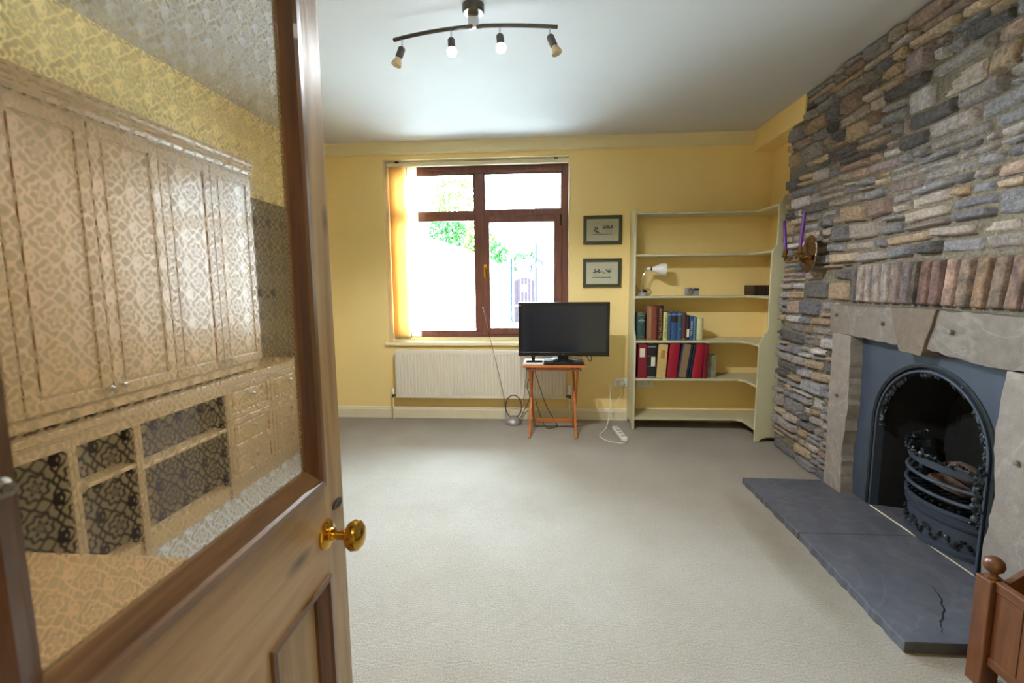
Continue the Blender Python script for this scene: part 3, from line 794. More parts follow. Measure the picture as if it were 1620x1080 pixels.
b = MB(); b.tube(spline([(WX0+.05, 4.53, .79), (WX0+.09, 4.528, .772), (WX0+.13, 4.53, .79), (WX0+.17, 4.528, .772), (WX0+.21, 4.53, .79)], 5), .0025, 6)
b.build('bottom_chain', M['white'], vb)

# ------------------------------------------------------------------ radiator
rd = thing('radiator', (-.635, 4.42, .226), 'long white panel radiator with vertical flutes under the window', 'radiator')
b = MB(); rx0, rx1, rz0, rz1 = -1.447, .183, .226, .681; RY = 4.385; prof = []
nfl = 49; x = rx0+.02; prof = [(rx0, RY+.018), (rx0+.01, RY)]
pitch = (rx1-rx0-.04)/nfl
for k in range(nfl):
    xa = rx0+.02+k*pitch
    prof += [(xa, RY), (xa+pitch*.62, RY), (xa+pitch*.72, RY+.007), (xa+pitch*.9, RY+.007)]
prof += [(rx1-.02, RY), (rx1-.01, RY), (rx1, RY+.018), (rx1, RY+.03), (rx0, RY+.03)]
b.prism(prof, 'Z', rz0+.03, rz1-.032)
b.box(rx0, rx1, RY+.002, RY+.03, rz0, rz0+.03); b.box(rx0, rx1, RY+.002, RY+.03, rz1-.032, rz1)
b.build('panel', M['radiator'], rd, bev=.0015)
b = MB(); b.box(rx0+.002, rx1-.002, RY+.004, RY+.075, rz1, rz1+.006)
b.build('top_grille', M['radiator'], rd, bev=.002)
b = MB(); b.box(rx0-.002, rx0+.002, RY+.012, RY+.073, rz0+.02, rz1); b.build('side_cover', M['radiator'], rd)
b = MB(); b.box(rx1-.002, rx1+.002, RY+.012, RY+.073, rz0+.02, rz1); b.build('side_cover', M['radiator'], rd)
MB().box(rx0+.01, rx1-.01, RY+.05, RY+.072, rz0+.01, rz1-.01).build('rear_panel', M['radiator'], rd)
for b_x in (-1.2, -.1):
    MB().box(b_x, b_x+.03, RY+.07, D, .35, .6).build('bracket', M['radiator'], rd)
v1 = MB().lathe([(.012, 0), (.013, .01), (.013, .05), (.009, .055), (0, .055)], (-1.485, 4.42, .255), (0, 0, 1), 12).build('valve_cap', M['white'], rd, smooth=True)
MB().tube([(-1.485, 4.42, .252), (-1.485, 4.42, .005)], .007, 8).build('pipe', M['cream'], rd, smooth=True)
b = MB(); b.tube([(-1.485, 4.42, .222), (-1.485, 4.42, .26)], .011, 10); b.tube([(-1.49, 4.42, .243), (-1.443, 4.42, .243)], .009, 10); b.build('valve', M['gunmetal'], rd, smooth=True)
MB().lathe([(.016, 0), (.019, .01), (.019, .03), (.021, .035), (.021, .05), (.018, .055), (.018, .085), (.014, .09), (0, .09)], (.222, 4.42, .262), (0, 0, 1), 14).build('thermostat_valve', M['white'], rd, smooth=True)
b = MB(); b.tube([(.222, 4.42, .225), (.222, 4.42, .264)], .013, 10); b.tube([(.180, 4.42, .243), (.227, 4.42, .243)], .010, 10); b.build('valve', M['gunmetal'], rd, smooth=True)
MB().tube([(.222, 4.42, .23), (.222, 4.42, .005)], .007, 8).build('pipe', M['cream'], rd, smooth=True)

# ------------------------------------------------------------------ folding table
ft = thing('folding_tray_table', (.06, 4.05, 0), 'orange varnished wooden folding tray table carrying the television', 'table')
TY0, TY1 = 3.86, 4.24
b = MB(); b.box(-.195, .325, TY0, TY1, .617, .637); b.build('tabletop', M['tabletop'], ft, bev=.004)
def bar(name, p0, p1, w, t, parent, m, wax=(1, 0, 0)):
    p0, p1 = Vector(p0), Vector(p1); d = (p1-p0).normalized(); a = Vector(wax); c = d.cross(a).normalized(); a = c.cross(d)
    b = MB(); vs = []
    for p in (p0, p1):
        for (i, j) in ((-1, -1), (1, -1), (1, 1), (-1, 1)): vs.append(b.bm.verts.new(p+a*i*w/2+c*j*t/2))
    for q in [(3,2,1,0),(4,5,6,7),(0,1,5,4),(1,2,6,5),(2,3,7,6),(3,0,4,7)]: b.bm.faces.new([vs[i] for i in q])
    return b.build(name, m, parent, bev=.003)
bar('leg', (-.146, 3.915, 0), (-.118, 4.19, .612), .021, .036, ft, M['table'])
bar('leg', (.252, 3.915, 0), (.236, 4.19, .612), .021, .036, ft, M['table'])
bar('leg', (-.108, 4.235, 0), (-.140, 3.90, .612), .021, .036, ft, M['table'])
bar('leg', (.245, 4.235, 0), (.262, 3.90, .612), .021, .036, ft, M['table'])
bar('stretcher', (-.10, 4.20, .075), (.238, 4.20, .075), .034, .018, ft, M['tabletop'], (0, 0, 1))
bar('stretcher', (-.135, 3.95, .595), (.255, 3.95, .595), .03, .018, ft, M['tabletop'], (0, 0, 1))
for (xa, xb, za) in [(-.165, -.145, .598), (-.11, -.085, .604), (.20, .225, .604), (.275, .288, .59)]: MB().box(xa, xb, 3.865, 3.88, za, .617).build('catch', M['gunmetal'], ft)

# ------------------------------------------------------------------ television
tv = thing('television', (.15, 4.04, .64), 'black flat screen television on the small folding table', 'television')
tx0, tx1, tz0, tz1, ty = -.238, .534, .688, 1.150, 4.03
scr_m = simple('tv_screen', srgb(22, 29, 42), .09, var=.02); frm = M['black']
rotm = Matrix.Translation((.148, ty, 0)) @ Matrix.Rotation(math.radians(-1.0), 4, 'Z') @ Matrix.Translation((-.148, -ty, 0))
b = MB(); t = .026
b.box(tx0, tx1, ty, ty+.02, tz1-t, tz1, rotm).box(tx0, tx1, ty, ty+.02, tz0, tz0+.036, rotm).box(tx0, tx0+t, ty, ty+.02, tz0+.036, tz1-t, rotm).box(tx1-t, tx1, ty, ty+.02, tz0+.036, tz1-t, rotm)
b.build('bezel', frm, tv, bev=.003)
MB().box(tx0+t, tx1-t, ty+.005, ty+.018, tz0+.036, tz1-t, rotm).build('screen', scr_m, tv)
b = MB(); b.box(tx0+.005, tx1-.005, ty+.02, ty+.045, tz0+.01, tz1-.01, rotm).box(tx0+.12, tx1-.12, ty+.045, ty+.085, tz0+.03, tz1-.12, rotm); b.build('rear_casing', frm, tv, bev=.006)
b = MB(); b.box(.10, .19, ty+.02, ty+.05, .648, .70); b.build('stand_neck', frm, tv, bev=.004)
b = MB(); b.lathe([(.165, 0), (.163, .006), (.10, .012), (0, .013)], (.145, 4.05, .6585), (0, 0, 1), 32, (1, .62)); b.build('stand_base', M['black'], tv, smooth=True)
MB().box(.14, .155, ty-.001, ty+.001, tz0+.014, tz0+.018, rotm).build('badge', M['chrome'], tv)
# boxes and remote under the tv
dp = tag(MB().box(-.02, .31, 3.885, 4.12, .638, .658).build('set_top_box', M['black'], bev=.003), 'thin glossy black set-top box under the television stand', 'set-top box')
wb_ = thing('router_box', (-.11, 3.95, .637), 'white square box at the left end of the folding table top', 'box')
MB().box(-.185, -.025, 3.88, 4.10, .638, .655).build('body', M['white'], wb_, bev=.004)
b = MB(); b.box(-.165, -.03, 3.885, 3.915, .656, .672); o = b.build('remote_control', M['black'], bev=.006, seg=3); tag(o, 'black remote control lying on the white box under the television', 'remote control')
b = MB(); b.box(-.125, -.095, 3.99, 4.03, .656, .700); b.tube([(-.11, 4.0, .69), (-.09, 4.02, .71), (-.08, 4.06, .70)], .004, 6); o = b.build('black_adapter', M['black'], bev=.004); tag(o, 'small black plug adapter on the white box under the television', 'adapter')
# cables
def cable(name, pts, r, m, label, cat='cable', group=None):
    b = MB(); b.tube(spline(pts, 7), r, 6); o = b.build(name, m, smooth=True); tag(o, label, cat, group); return o
cable('black_cable', [(-.16, 4.12, .66), (-.168, 4.13, .60), (-.14, 4.14, .52), (-.17, 4.15, .40), (-.15, 4.16, .32), (-.155, 4.19, .26), (-.20, 4.22, .16), (-.25, 4.26, .05)], .003, M['cable'], 'thin black cable hanging from the table top down to the aerial')
cable('black_cable', [(-.09, 4.13, .61), (-.10, 4.14, .54), (-.06, 4.15, .40), (.0, 4.17, .22), (.08, 4.22, .06), (.10, 4.24, .012), (.04, 4.18, .008), (-.01, 4.20, .02), (-.07, 4.24, .15), (-.10, 4.26, .26)], .0032, M['cable'], 'black cable looping from the table underside to the carpet between the table legs')
cable('black_cable', [(-.235, 4.30, .04), (-.19, 4.24, .13), (-.15, 4.22, .165), (-.12, 4.22, .15)], .003, M['cable'], 'short black cable curling beside the left table legs')
cable('black_cable', [(.33, 4.13, .71), (.36, 4.14, .66), (.385, 4.14, .625), (.395, 4.13, .66), (.375, 4.12, .70)], .003, M['cable'], 'black cable loop hanging right of the television stand')
cable('silver_cable', [(.19, 4.0, .672), (.25, 3.98, .668), (.30, 4.02, .676), (.30, 4.06, .69)], .003, M['silver'], 'pale grey cable lying on the set-top box')

# ------------------------------------------------------------------ aerial
ae = thing('indoor_aerial', (-.31, 4.33, 0), 'silver indoor aerial with loop and rabbit ears on the carpet by the table', 'aerial')
MB().lathe([(.085, 0), (.09, .012), (.088, .03), (.07, .052), (.045, .068), (.02, .075), (0, .076)], (-.31, 4.33, .001), (0, 0, 1), 24, (1, .85)).build('base', M['silver'], ae, smooth=True)
MB().lathe([(.012, 0), (.012, .006), (0, .008)], (-.335, 4.262, .035), (0, -1, .5), 12).build('dial', M['silver'], ae, smooth=True)
b = MB(); b.tube([(-.305+.075*math.cos(a), 4.33, .165+.108*math.sin(a)) for a in [2*PI*k/32 for k in range(32)]], .005, 8, closed=True); b.build('loop', M['gunmetal'], ae, smooth=True)
b = MB(); b.tube([(-.375, 4.33, .06), (-.40, 4.32, .30), (-.50, 4.30, .75), (-.575, 4.28, 1.09)], [.004, .003, .0022, .0018], 6); b.blob((-.575, 4.28, 1.092), .006); b.build('telescopic_rod', M['chrome'], ae, smooth=True)
b = MB(); b.tube([(-.25, 4.33, .06), (-.22, 4.35, .22)], [.004, .0035], 6); b.build('telescopic_rod', M['white'], ae, smooth=True)
b = MB(); b.tube([(-.215, 4.35, .21), (-.19, 4.36, .42), (-.175, 4.37, .60)], [.003, .0025, .002], 6); b.build('telescopic_rod', M['chrome'], ae, smooth=True)

# ------------------------------------------------------------------ sockets, strip
def socket(x0, x1, z0, z1, label, holes):
    t = thing('wall_socket', ((x0+x1)/2, D, (z0+z1)/2), label, 'socket')
    MB().box(x0, x1, D-.010, D, z0, z1).build('faceplate', M['white'], t, bev=.003)
    for hx in holes:
        b = MB(); b.box(hx-.003, hx+.003, D-.0115, D-.0095, z1-.045, z1-.035); b.box(hx-.012, hx-.006, D-.0115, D-.0095, z1-.062, z1-.057); b.box(hx+.006, hx+.012, D-.0115, D-.0095, z1-.062, z1-.057); b.build('pin_hole', M['black'], t)
        MB().box(hx-.005, hx+.005, D-.014, D-.009, z1-.024, z1-.010).build('switch', M['white'], t, bev=.001)
    return t
socket(.64, .775, .325, .412, 'white double wall socket left of the bookcase, plugs in', [.675, .74])
socket(.86, 1.01, .325, .412, 'white double wall socket seen under the second bookcase shelf', [.90, .97])
b = MB(); b.box(.69, .735, D-.045, D-.0155, .345, .39); o = b.build('plug', M['white'], bev=.006); tag(o, 'white mains plug in the socket beside the bookcase', 'plug')
ps = thing('extension_lead', (.62, 4.05, 0), 'white four-way extension lead lying on the carpet left of the bookcase', 'extension lead')
rs = Matrix.Translation((.632, 4.02, 0)) @ Matrix.Rotation(math.radians(96), 4, 'Z')
MB().box(-.165, .165, -.026, .026, .002, .034, rs).build('body', M['white'], ps, bev=.006)
for k in range(4):
    b = MB(); b.box(-.13+k*.075, -.085+k*.075, -.018, .018, .0342, .035, rs); b.build('outlet', M['silver'], ps)
cable('white_cord', [(.713, 4.45, .35), (.70, 4.43, .25), (.62, 4.40, .16), (.60, 4.40, .12)], .003, M['whitecable'], 'white cord drooping from the plug beside the bookcase', 'cord')
cable('white_cord', [(.66, 4.45, .40), (.60, 4.43, .36), (.60, 4.40, .20), (.585, 4.35, .10), (.54, 4.20, .01), (.46, 4.00, .006), (.50, 3.86, .006), (.60, 3.80, .006), (.65, 3.815, .01), (.648, 3.855, .018)], .004, M['whitecable'], 'white flex looping over the carpet into the extension lead', 'cord')

# ------------------------------------------------------------------ pictures
pic_edge = simple('gilt_green_frame', srgb(88, 82, 52), .4, .3, var=.2, nscale=60)
pic_in = simple('dark_green_frame', srgb(66, 74, 62), .45, .1, var=.15, nscale=60)
inkm = simple('watercolour_ink', srgb(84, 98, 104), .8, var=.4, nscale=120); washm = simple('watercolour_wash', srgb(196, 178, 110), .8, var=.2, nscale=60)
mountm = simple('picture_mount', srgb(206, 200, 180), .7, var=.02)
def picture(x0, x1, z0, z1, label, kind):
    t = thing('framed_picture', ((x0+x1)/2, D, (z0+z1)/2), label, 'picture', 'small framed pictures right of the window')
    def rim(a, c, y0, y1, m, n):
        b = MB(); b.box(x0+a, x1-a, y0, y1, z1-c, z1-a).box(x0+a, x1-a, y0, y1, z0+a, z0+c).box(x0+a, x0+c, y0, y1, z0+c, z1-c).box(x1-c, x1-a, y0, y1, z0+c, z1-c)
        return b.build(n, m, t, bev=.003)
    rim(0, .012, D-.022, D-.002, pic_edge, 'outer_frame'); rim(.012, .030, D-.018, D-.002, pic_in, 'inner_frame')
    MB().box(x0+.028, x1-.028, D-.008, D-.002, z0+.028, z1-.028).build('mount', mountm, t)
    cx, cz = (x0+x1)/2, (z0+z1)/2; b = MB(); y_ = D-.0085
    def blobf(bb_, x, z, r, n=7):
        vs = [bb_.bm.verts.new((x+math.cos(2*PI*k/n)*r*random.uniform(.7, 1.2), y_, z+math.sin(2*PI*k/n)*r*random.uniform(.6, 1.1))) for k in range(n)]; bb_.bm.faces.new(vs)
    if kind == 0:
        for k in range(10): blobf(b, cx-.065+random.uniform(-.016, .02), cz-.0+random.uniform(-.02, .02), .008)
        for k in range(16): blobf(b, cx+.0+.085*random.random(), cz+.025+random.uniform(-.012, .012), .008)
        for k in range(6):
            xx = cx+.0+k*.016; b.box(xx, xx+.0015, y_, y_+.0003, cz-.035, cz+.02)
        b.box(cx-.09, cx+.085, y_, y_+.0003, cz-.04, cz-.036)
    else:
        for k in range(14): blobf(b, cx-.05+random.uniform(-.035, .03), cz+.018+random.uniform(-.014, .014), .008)
        for k in range(10): blobf(b, cx+.06+random.uniform(-.02, .022), cz+.018+random.uniform(-.014, .014), .008)
        for k in range(5):
            xx = cx-.08+k*.014; b.box(xx, xx+.0015, y_, y_+.0003, cz-.025, cz+.01)
        for xx in (cx+.05, cx+.07): b.box(xx, xx+.0015, y_, y_+.0003, cz-.025, cz+.01)
        b.box(cx-.09, cx+.085, y_, y_+.0003, cz-.045, cz-.038); b.box(cx-.07, cx+.08, y_, y_+.0003, cz-.02, cz-.018)
    mt = b.build('ink_drawing', inkm, t)
    b = MB(); y_ = D-.0083
    for k in range(5): blobf(b, cx+(-.04 if kind == 0 else .01)+random.uniform(-.015, .015), cz+(-.02 if kind == 0 else .0)+random.uniform(-.006, .01), .010)
    b.build('wash', washm, t)
    MB().box(x0+.03, x1-.03, D-.0105, D-.0100, z0+.03, z1-.03).build('glass', M['glass'], t)
picture(.341, .694, 1.662, 1.922, 'upper of two small landscape pictures in dark green frames', 0)
picture(.340, .693, 1.270, 1.533, 'lower of two small landscape pictures in dark green frames', 1)

# ------------------------------------------------------------------ bookcase
bc = thing('corner_bookcase', (1.38, 4.35, 0), 'tall sage-cream open corner bookcase with scalloped sides in the alcove', 'bookcase')
BX0, BX1 = .768, XA-.003
YLo, YUp, YR = 4.19, 4.275, 3.90
# left side panel: profile in (y,z)
pf = [(D-.001, 0), (D-.001, 1.945), (4.42, 1.955), (4.35, 1.96), (4.30, 1.945), (YUp, 1.915), (YUp, .93), (4.265, .90), (4.243, .885), (4.235, .865), (4.215, .85), (4.20, .83), (YLo, .81), (YLo, 0), (4.24, 0), (4.27, .04), (4.42, .045), (4.455, 0)]
MB().prism(pf, 'X', BX0, BX0+.019).build('side_panel', M['shelfgreen'], bc, bev=.003)
pr_ = [(BX1, 0), (BX1, 1.99), (1.87, 1.985), (1.835, 1.965), (1.818, 1.93), (1.800, 1.905), (1.800, 1.60), (1.795, 1.585), (1.782, 1.575), (1.778, 1.555), (1.768, 1.54), (1.765, 1.52), (1.765, .925), (1.758, .90), (1.742, .892), (1.738, .868), (1.722, .855), (1.715, .83), (1.703, .815), (1.703, 0), (1.745, 0), (1.755, .02), (1.80, .035), (1.95, .035), (1.96, 0)]
MB().prism(pr_, 'Y', YR, YR+.019).build('side_panel', M['shelfgreen'], bc, bev=.003)
lev = [(.100, 0), (.457, 0), (.792, 0), (1.18, 1), (1.545, 1), (1.902, 2)]
for z, k in lev:
    yf = YLo+.004 if k == 0 else YUp+.004; xr = 1.705 if k == 0 else (1.767 if k == 1 else 1.802)
    e = [(BX0+.019, D-.002), (BX0+.019, yf), (xr-.025, yf), (xr, yf-.035), (xr, YR+.019), (BX1-.002, YR+.019), (BX1-.002, D-.002)]
    if k == 0: e = [(BX0+.019, D-.002), (BX0+.019, yf), (xr-.035, yf), (xr, yf-.05), (xr, YR+.019), (BX1-.002, YR+.019), (BX1-.002, D-.002)]
    MB().prism(e, 'Z', z-.010, z+.010).build('shelf', M['shelfgreen'], bc, bev=.004, seg=3)
MB().box(BX0+.019, BX1-.002, D-.02, D-.002, .0, .09).build('plinth_rail', M['shelfgreen'], bc)
MB().prism([(1.5, 0), (1.72, 0), (1.72, .09), (1.5, .09)], 'Y', 4.44, 4.458).build('plinth_rail', M['shelfgreen'], bc)

# ------------------------------------------------------------------ books
BG1, BG2 = 'books on the fourth shelf up', 'files and albums on the second shelf'
def book(x0, w, h, zb, col, label, group, depth=.17, y=4.235, lean=0, bands=None, title=None, lab=None, name='book', round_=True, pages=True, thick_first=None):
    t = thing(name, (x0+w/2, y+depth/2, zb), label, 'book' if name == 'book' else 'folder', group)
    m = book_mat(col)
    b = MB()
    def L(bb, *a): return bb.box(*a)
    c = .0025
    # spine: slightly rounded front
    n = 6; pts = [(-w/2, .012)]
    for k in range(n+1):
        u = -1+2*k/n; pts.append((u*w/2, (.006 if round_ else .002)*(u*u)))
    pts.append((w/2, .012)); pts.append((w/2, depth)); pts.append((w/2-c, depth)); pts.append((w/2-c, .014)); pts.append((-w/2+c, .014)); pts.append((-w/2+c, depth)); pts.append((-w/2, depth))
    b = MB(); b.prism(pts, 'Z', 0, h)
    objs = [('cover', b, m)]
    if pages:
        b = MB(); b.box(-w/2+c, w/2-c, .014, depth-.006, .004, h-.005); objs.append(('pages', b, M['paper']))
    if bands:
        for (z0, z1, mm) in bands:
            b = MB(); pb = [(-w/2-.0002, .012)]+[((-1+2*k/n)*w/2, (.006 if round_ else .002)*((-1+2*k/n)**2)-.0006) for k in range(n+1)]+[(w/2+.0002, .012)]
            b.prism(pb, 'Z', h*z0, h*z1); objs.append(('spine_band', b, mm))
    if lab:
        b = MB(); a0, a1, z0, z1, mm = lab; b.box(-w/2+w*a0, -w/2+w*a1, -.0016, .004, h*z0, h*z1); objs.append(('spine_label', b, mm))
    for nme, bb_, mm in objs:
        me = bpy.data.meshes.new(nme); bmesh.ops.recalc_face_normals(bb_.bm, faces=bb_.bm.faces[:]); bb_.bm.to_mesh(me); bb_.bm.free(); me.materials.append(mm)
        o = bpy.data.objects.new(nme, me); COL.objects.link(o); o.parent = t; o.location = (0, -depth/2, 0)
    if title:
        for (txt, z, size, mm, rot) in title:
            cu = bpy.data.curves.new('title', 'FONT'); cu.body = txt; cu.size = size; cu.extrude = .0003; cu.align_x = 'CENTER'; cu.align_y = 'CENTER'
            tmp = bpy.data.objects.new('title', cu); COL.objects.link(tmp); bpy.context.view_layer.update()
            me = bpy.data.meshes.new_from_object(tmp.evaluated_get(bpy.context.evaluated_depsgraph_get())); bpy.data.objects.remove(tmp)
            me.materials.clear(); me.materials.append(mm); o = bpy.data.objects.new('title', me); COL.objects.link(o); o.parent = t
            o.location = (0, -depth/2-.0012, h*z); o.rotation_euler = (PI/2, rot, 0)
    if lean:
        t.rotation_euler = (0, lean, 0)
        if lean > 0: t.location.z += math.sin(lean)*w/2
        else: t.location.z += -math.sin(lean)*w/2
    return t
ZT = .8025
wh = M['paper']; gd = M['gold']
dkm = book_mat((40, 34, 36)); bl2 = book_mat((120, 150, 175))
UP = PI/2; DN = -PI/2
book(.806, .064, .245, ZT, (38, 78, 74), 'dark green cloth book, first at the left end of the row', BG1, bands=[(.03, .04, gd), (.12, .13, gd), (.9, .91, gd), (.95, .96, gd)], title=[('THE', .76, .014, gd, 0), ('BOOK', .70, .018, wh, 0), ('of', .62, .012, gd, 0)])
book(.886, .051, .300, ZT, (148, 96, 66), 'tall light brown book with a worn gilt spine strip', BG1, lab=(.35, .7, .08, .95, book_mat((160, 120, 80))))
book(.939, .036, .300, ZT, (120, 58, 42), 'tall narrow red-brown book beside the light brown one', BG1, bands=[(.62, .64, book_mat((90, 40, 40)))])
book(.982, .044, .305, ZT, (52, 24, 24), 'dark maroon book with large gold lettering up its spine', BG1, title=[('The HALLS of FAME', .48, .031, gd, DN)], lab=None)
book(1.0275, .035, .247, ZT, (206, 206, 132), 'pale yellow-green book with dark lettering down its spine', BG1, title=[('Family History', .62, .017, dkm, DN), ('BOOK', .2, .018, dkm, DN)])
book(1.066, .030, .244, ZT, (58, 84, 112), 'slim slate blue book next to the yellow-green one', BG1, bands=[(.9, .93, bl2)])
book(1.098, .052, .246, ZT, (48, 84, 132), 'thicker mid-blue book with a dark title panel', BG1, bands=[(.64, .86, dkm), (.9, .93, bl2)])
book(1.1515, .040, .246, ZT, (50, 92, 130), 'blue book with a pale square mark and dark panel', BG1, bands=[(.64, .86, book_mat((70, 84, 84))), (.9, .95, bl2)], lab=(.3, .75, .38, .42, bl2))
book(1.193, .032, .240, ZT, (96, 50, 44), 'narrow dark red book among the blue ones', BG1, bands=[(.03, .06, gd)])
book(1.2265, .028, .218, ZT, (36, 38, 44), 'narrow black book with a white label low on its spine', BG1, lab=(.15, .85, .12, .45, wh))
book(1.256, .031, .208, ZT, (46, 84, 136), 'bright blue book with white lettering down its spine', BG1, title=[('THE BOOKS', .5, .024, wh, DN)])
book(1.288, .022, .206, ZT, (92, 132, 156), 'thin pale blue book last in the row before the tin', BG1)
b = MB(); b.lathe([(.031, 0), (.034, .003), (.034, .188), (.031, .192), (0, .193)], (1.345, 4.27, ZT), (0, 0, 1), 20); o = b.build('storage_tin', book_mat((196, 192, 148)), smooth=True); tag(o, 'pale cream cylindrical tin at the right end of the book row', 'tin')
ZF = .4675
book(.812, .075, .303, ZF, (128, 20, 44), 'crimson lever arch file with a cream spine label, leftmost on its shelf', BG2, .22, 4.205, name='lever_arch_file', round_=False, lab=(.15, .75, .62, .88, wh))
book(.892, .074, .306, ZF, (28, 28, 32), 'black photo album with silver ornament and cream label', BG2, .22, 4.205, name='photo_album', round_=False, lab=(.42, .9, .35, .62, wh), bands=[(.90, .93, M['silver']), (.64, .65, M['silver']), (.34, .35, M['silver']), (.02, .05, M['silver'])])
book(.972, .078, .300, ZF, (206, 178, 116), 'cream-tan photo album with a small brown spine motif', BG2, .22, 4.205, lean=.055, name='photo_album', round_=False, lab=(.3, .75, .58, .82, book_mat((176, 130, 76))))
book(1.062, .085, .307, ZF, (158, 14, 42), 'thick red photo album leaning right beside the tan one', BG2, .22, 4.205, lean=.085, name='photo_album')
book(1.150, .094, .300, ZF, (30, 42, 72), 'navy lever arch file with a wide fawn spine strip, leaning', BG2, .22, 4.205, lean=.13, name='lever_arch_file', round_=False, lab=(.15, .78, .01, .99, book_mat((142, 118, 86))))
book(1.252, .020, .300, ZF, (20, 28, 44), 'thin dark navy folder leaning between fawn file and red album', BG2, .22, 4.205, lean=.125, name='folder', round_=False)
book(1.277, .082, .306, ZF, (160, 14, 40), 'thick red photo album leaning right of the navy file', BG2, .22, 4.205, lean=.10, name='photo_album')
book(1.368, .034, .298, ZF, (120, 20, 40), 'slim dark red album at the right end, before the silver tin', BG2, .22, 4.205, lean=.06, name='photo_album', round_=False)
b = MB(); b.box(1.425, 1.505, 4.26, 4.34, ZF, ZF+.20); o = b.build('patterned_tin', simple('pewter_pattern', srgb(150, 148, 128), .4, .3, var=.3, nscale=45, bmp=.4), bev=.006, seg=3); tag(o, 'square grey embossed tin right of the albums', 'tin')
# lying old book, top corner
lb = thing('antique_book', (1.87, 4.35, 1.19), 'old dark leather book lying flat at the right of its shelf', 'book')
lm = simple('old_leather', srgb(62, 42, 36), .5, var=.35, nscale=50, bmp=.3)
b = MB(); pts = []
for k in range(9):
    a = PI/2+PI*k/8; pts.append((4.265+.014*math.cos(a), 1.2335+.0425*math.sin(a)))
pts += [(4.44, 1.191), (4.44, 1.276)]
b.prism(pts, 'X', 1.785, 1.985); b.build('cover', lm, lb)
for k, xx in enumerate((1.81, 1.845, 1.88, 1.915, 1.95)):
    b = MB(); pp = [(4.265+.0165*math.cos(PI/2+PI*q/8), 1.2335+.0445*math.sin(PI/2+PI*q/8)) for q in range(9)]; b.prism(pp, 'X', xx, xx+.008); b.build('spine_band', M['blackiron'] if k % 2 else M['soot'], lb)

# desk lamp
dl = thing('desk_lamp', (.87, 4.36, 1.19), 'small white desk lamp with curved stem on the upper shelf', 'lamp')
b = MB(); b.lathe([(.058, 0), (.062, .006), (.058, .018), (.04, .034), (.015, .044), (0, .045)], (.865, 4.35, 1.191), (0, 0, 1), 24, (1, .8)); b.build('base', M['silver'], dl, smooth=True)
b = MB(); b.lathe([(.036, .0), (.036, .006), (.02, .016), (0, .018)], (.882, 4.35, 1.226), (0, 0, 1), 20, (1, .7)); b.build('switch', M['black'], dl, smooth=True)
b = MB(); b.tube(spline([(.858, 4.35, 1.235), (.858, 4.35, 1.33), (.872, 4.35, 1.385), (.905, 4.35, 1.418)], 6), .0055, 8); b.build('stem', M['chrome'], dl, smooth=True)
ax = Vector((1, -.15, -.06)).normalized(); bs = Vector((.915, 4.352, 1.430))
b = MB(); b.blob(bs, .019, 2); b.build('joint', M['white'], dl, smooth=True)
b = MB(); b.lathe([(.016, 0), (.016, .007)], bs+ax*.017, ax, 20); b.build('collar', M['black'], dl, smooth=True)
b = MB(); b.lathe([(.012, .024), (.022, .03), (.026, .05), (.040, .075), (.050, .10), (.054, .125), (.052, .150), (.049, .150), (.050, .125), (.036, .08), (.018, .05), (.0, .05)], bs, ax, 28); b.build('lamp_shade', M['white'], dl, smooth=True)
MB().blob(bs+ax*.10, .026, 2).build('bulb', M['white'], dl, smooth=True)
cable('lamp_flex', [(.885, 4.385, 1.20), (.92, 4.40, 1.20), (.955, 4.40, 1.215), (.94, 4.42, 1.245), (.90, 4.44, 1.25), (.85, 4.45, 1.23), (.82, 4.44, 1.28), (.80, 4.46, 1.24)], .0022, M['cable'], 'coiled black flex behind the small white lamp', 'cord')
# camera / clock
cr = thing('compact_camera', (1.29, 4.34, 1.19), 'small silver compact camera standing in the middle of the upper shelf', 'camera')
MB().box(1.232, 1.352, 4.325, 4.352, 1.191, 1.260).build('body', M['silver'], cr, bev=.008, seg=3)
MB().lathe([(.027, 0), (.027, .008), (.020, .010), (.018, .006), (0, .006)], (1.275, 4.325, 1.226), (0, -1, 0), 24).build('lens', M['chrome'], cr, smooth=True)
MB().box(1.305, 1.346, 4.3225, 4.326, 1.236, 1.250).build('flash', M['black'], cr)

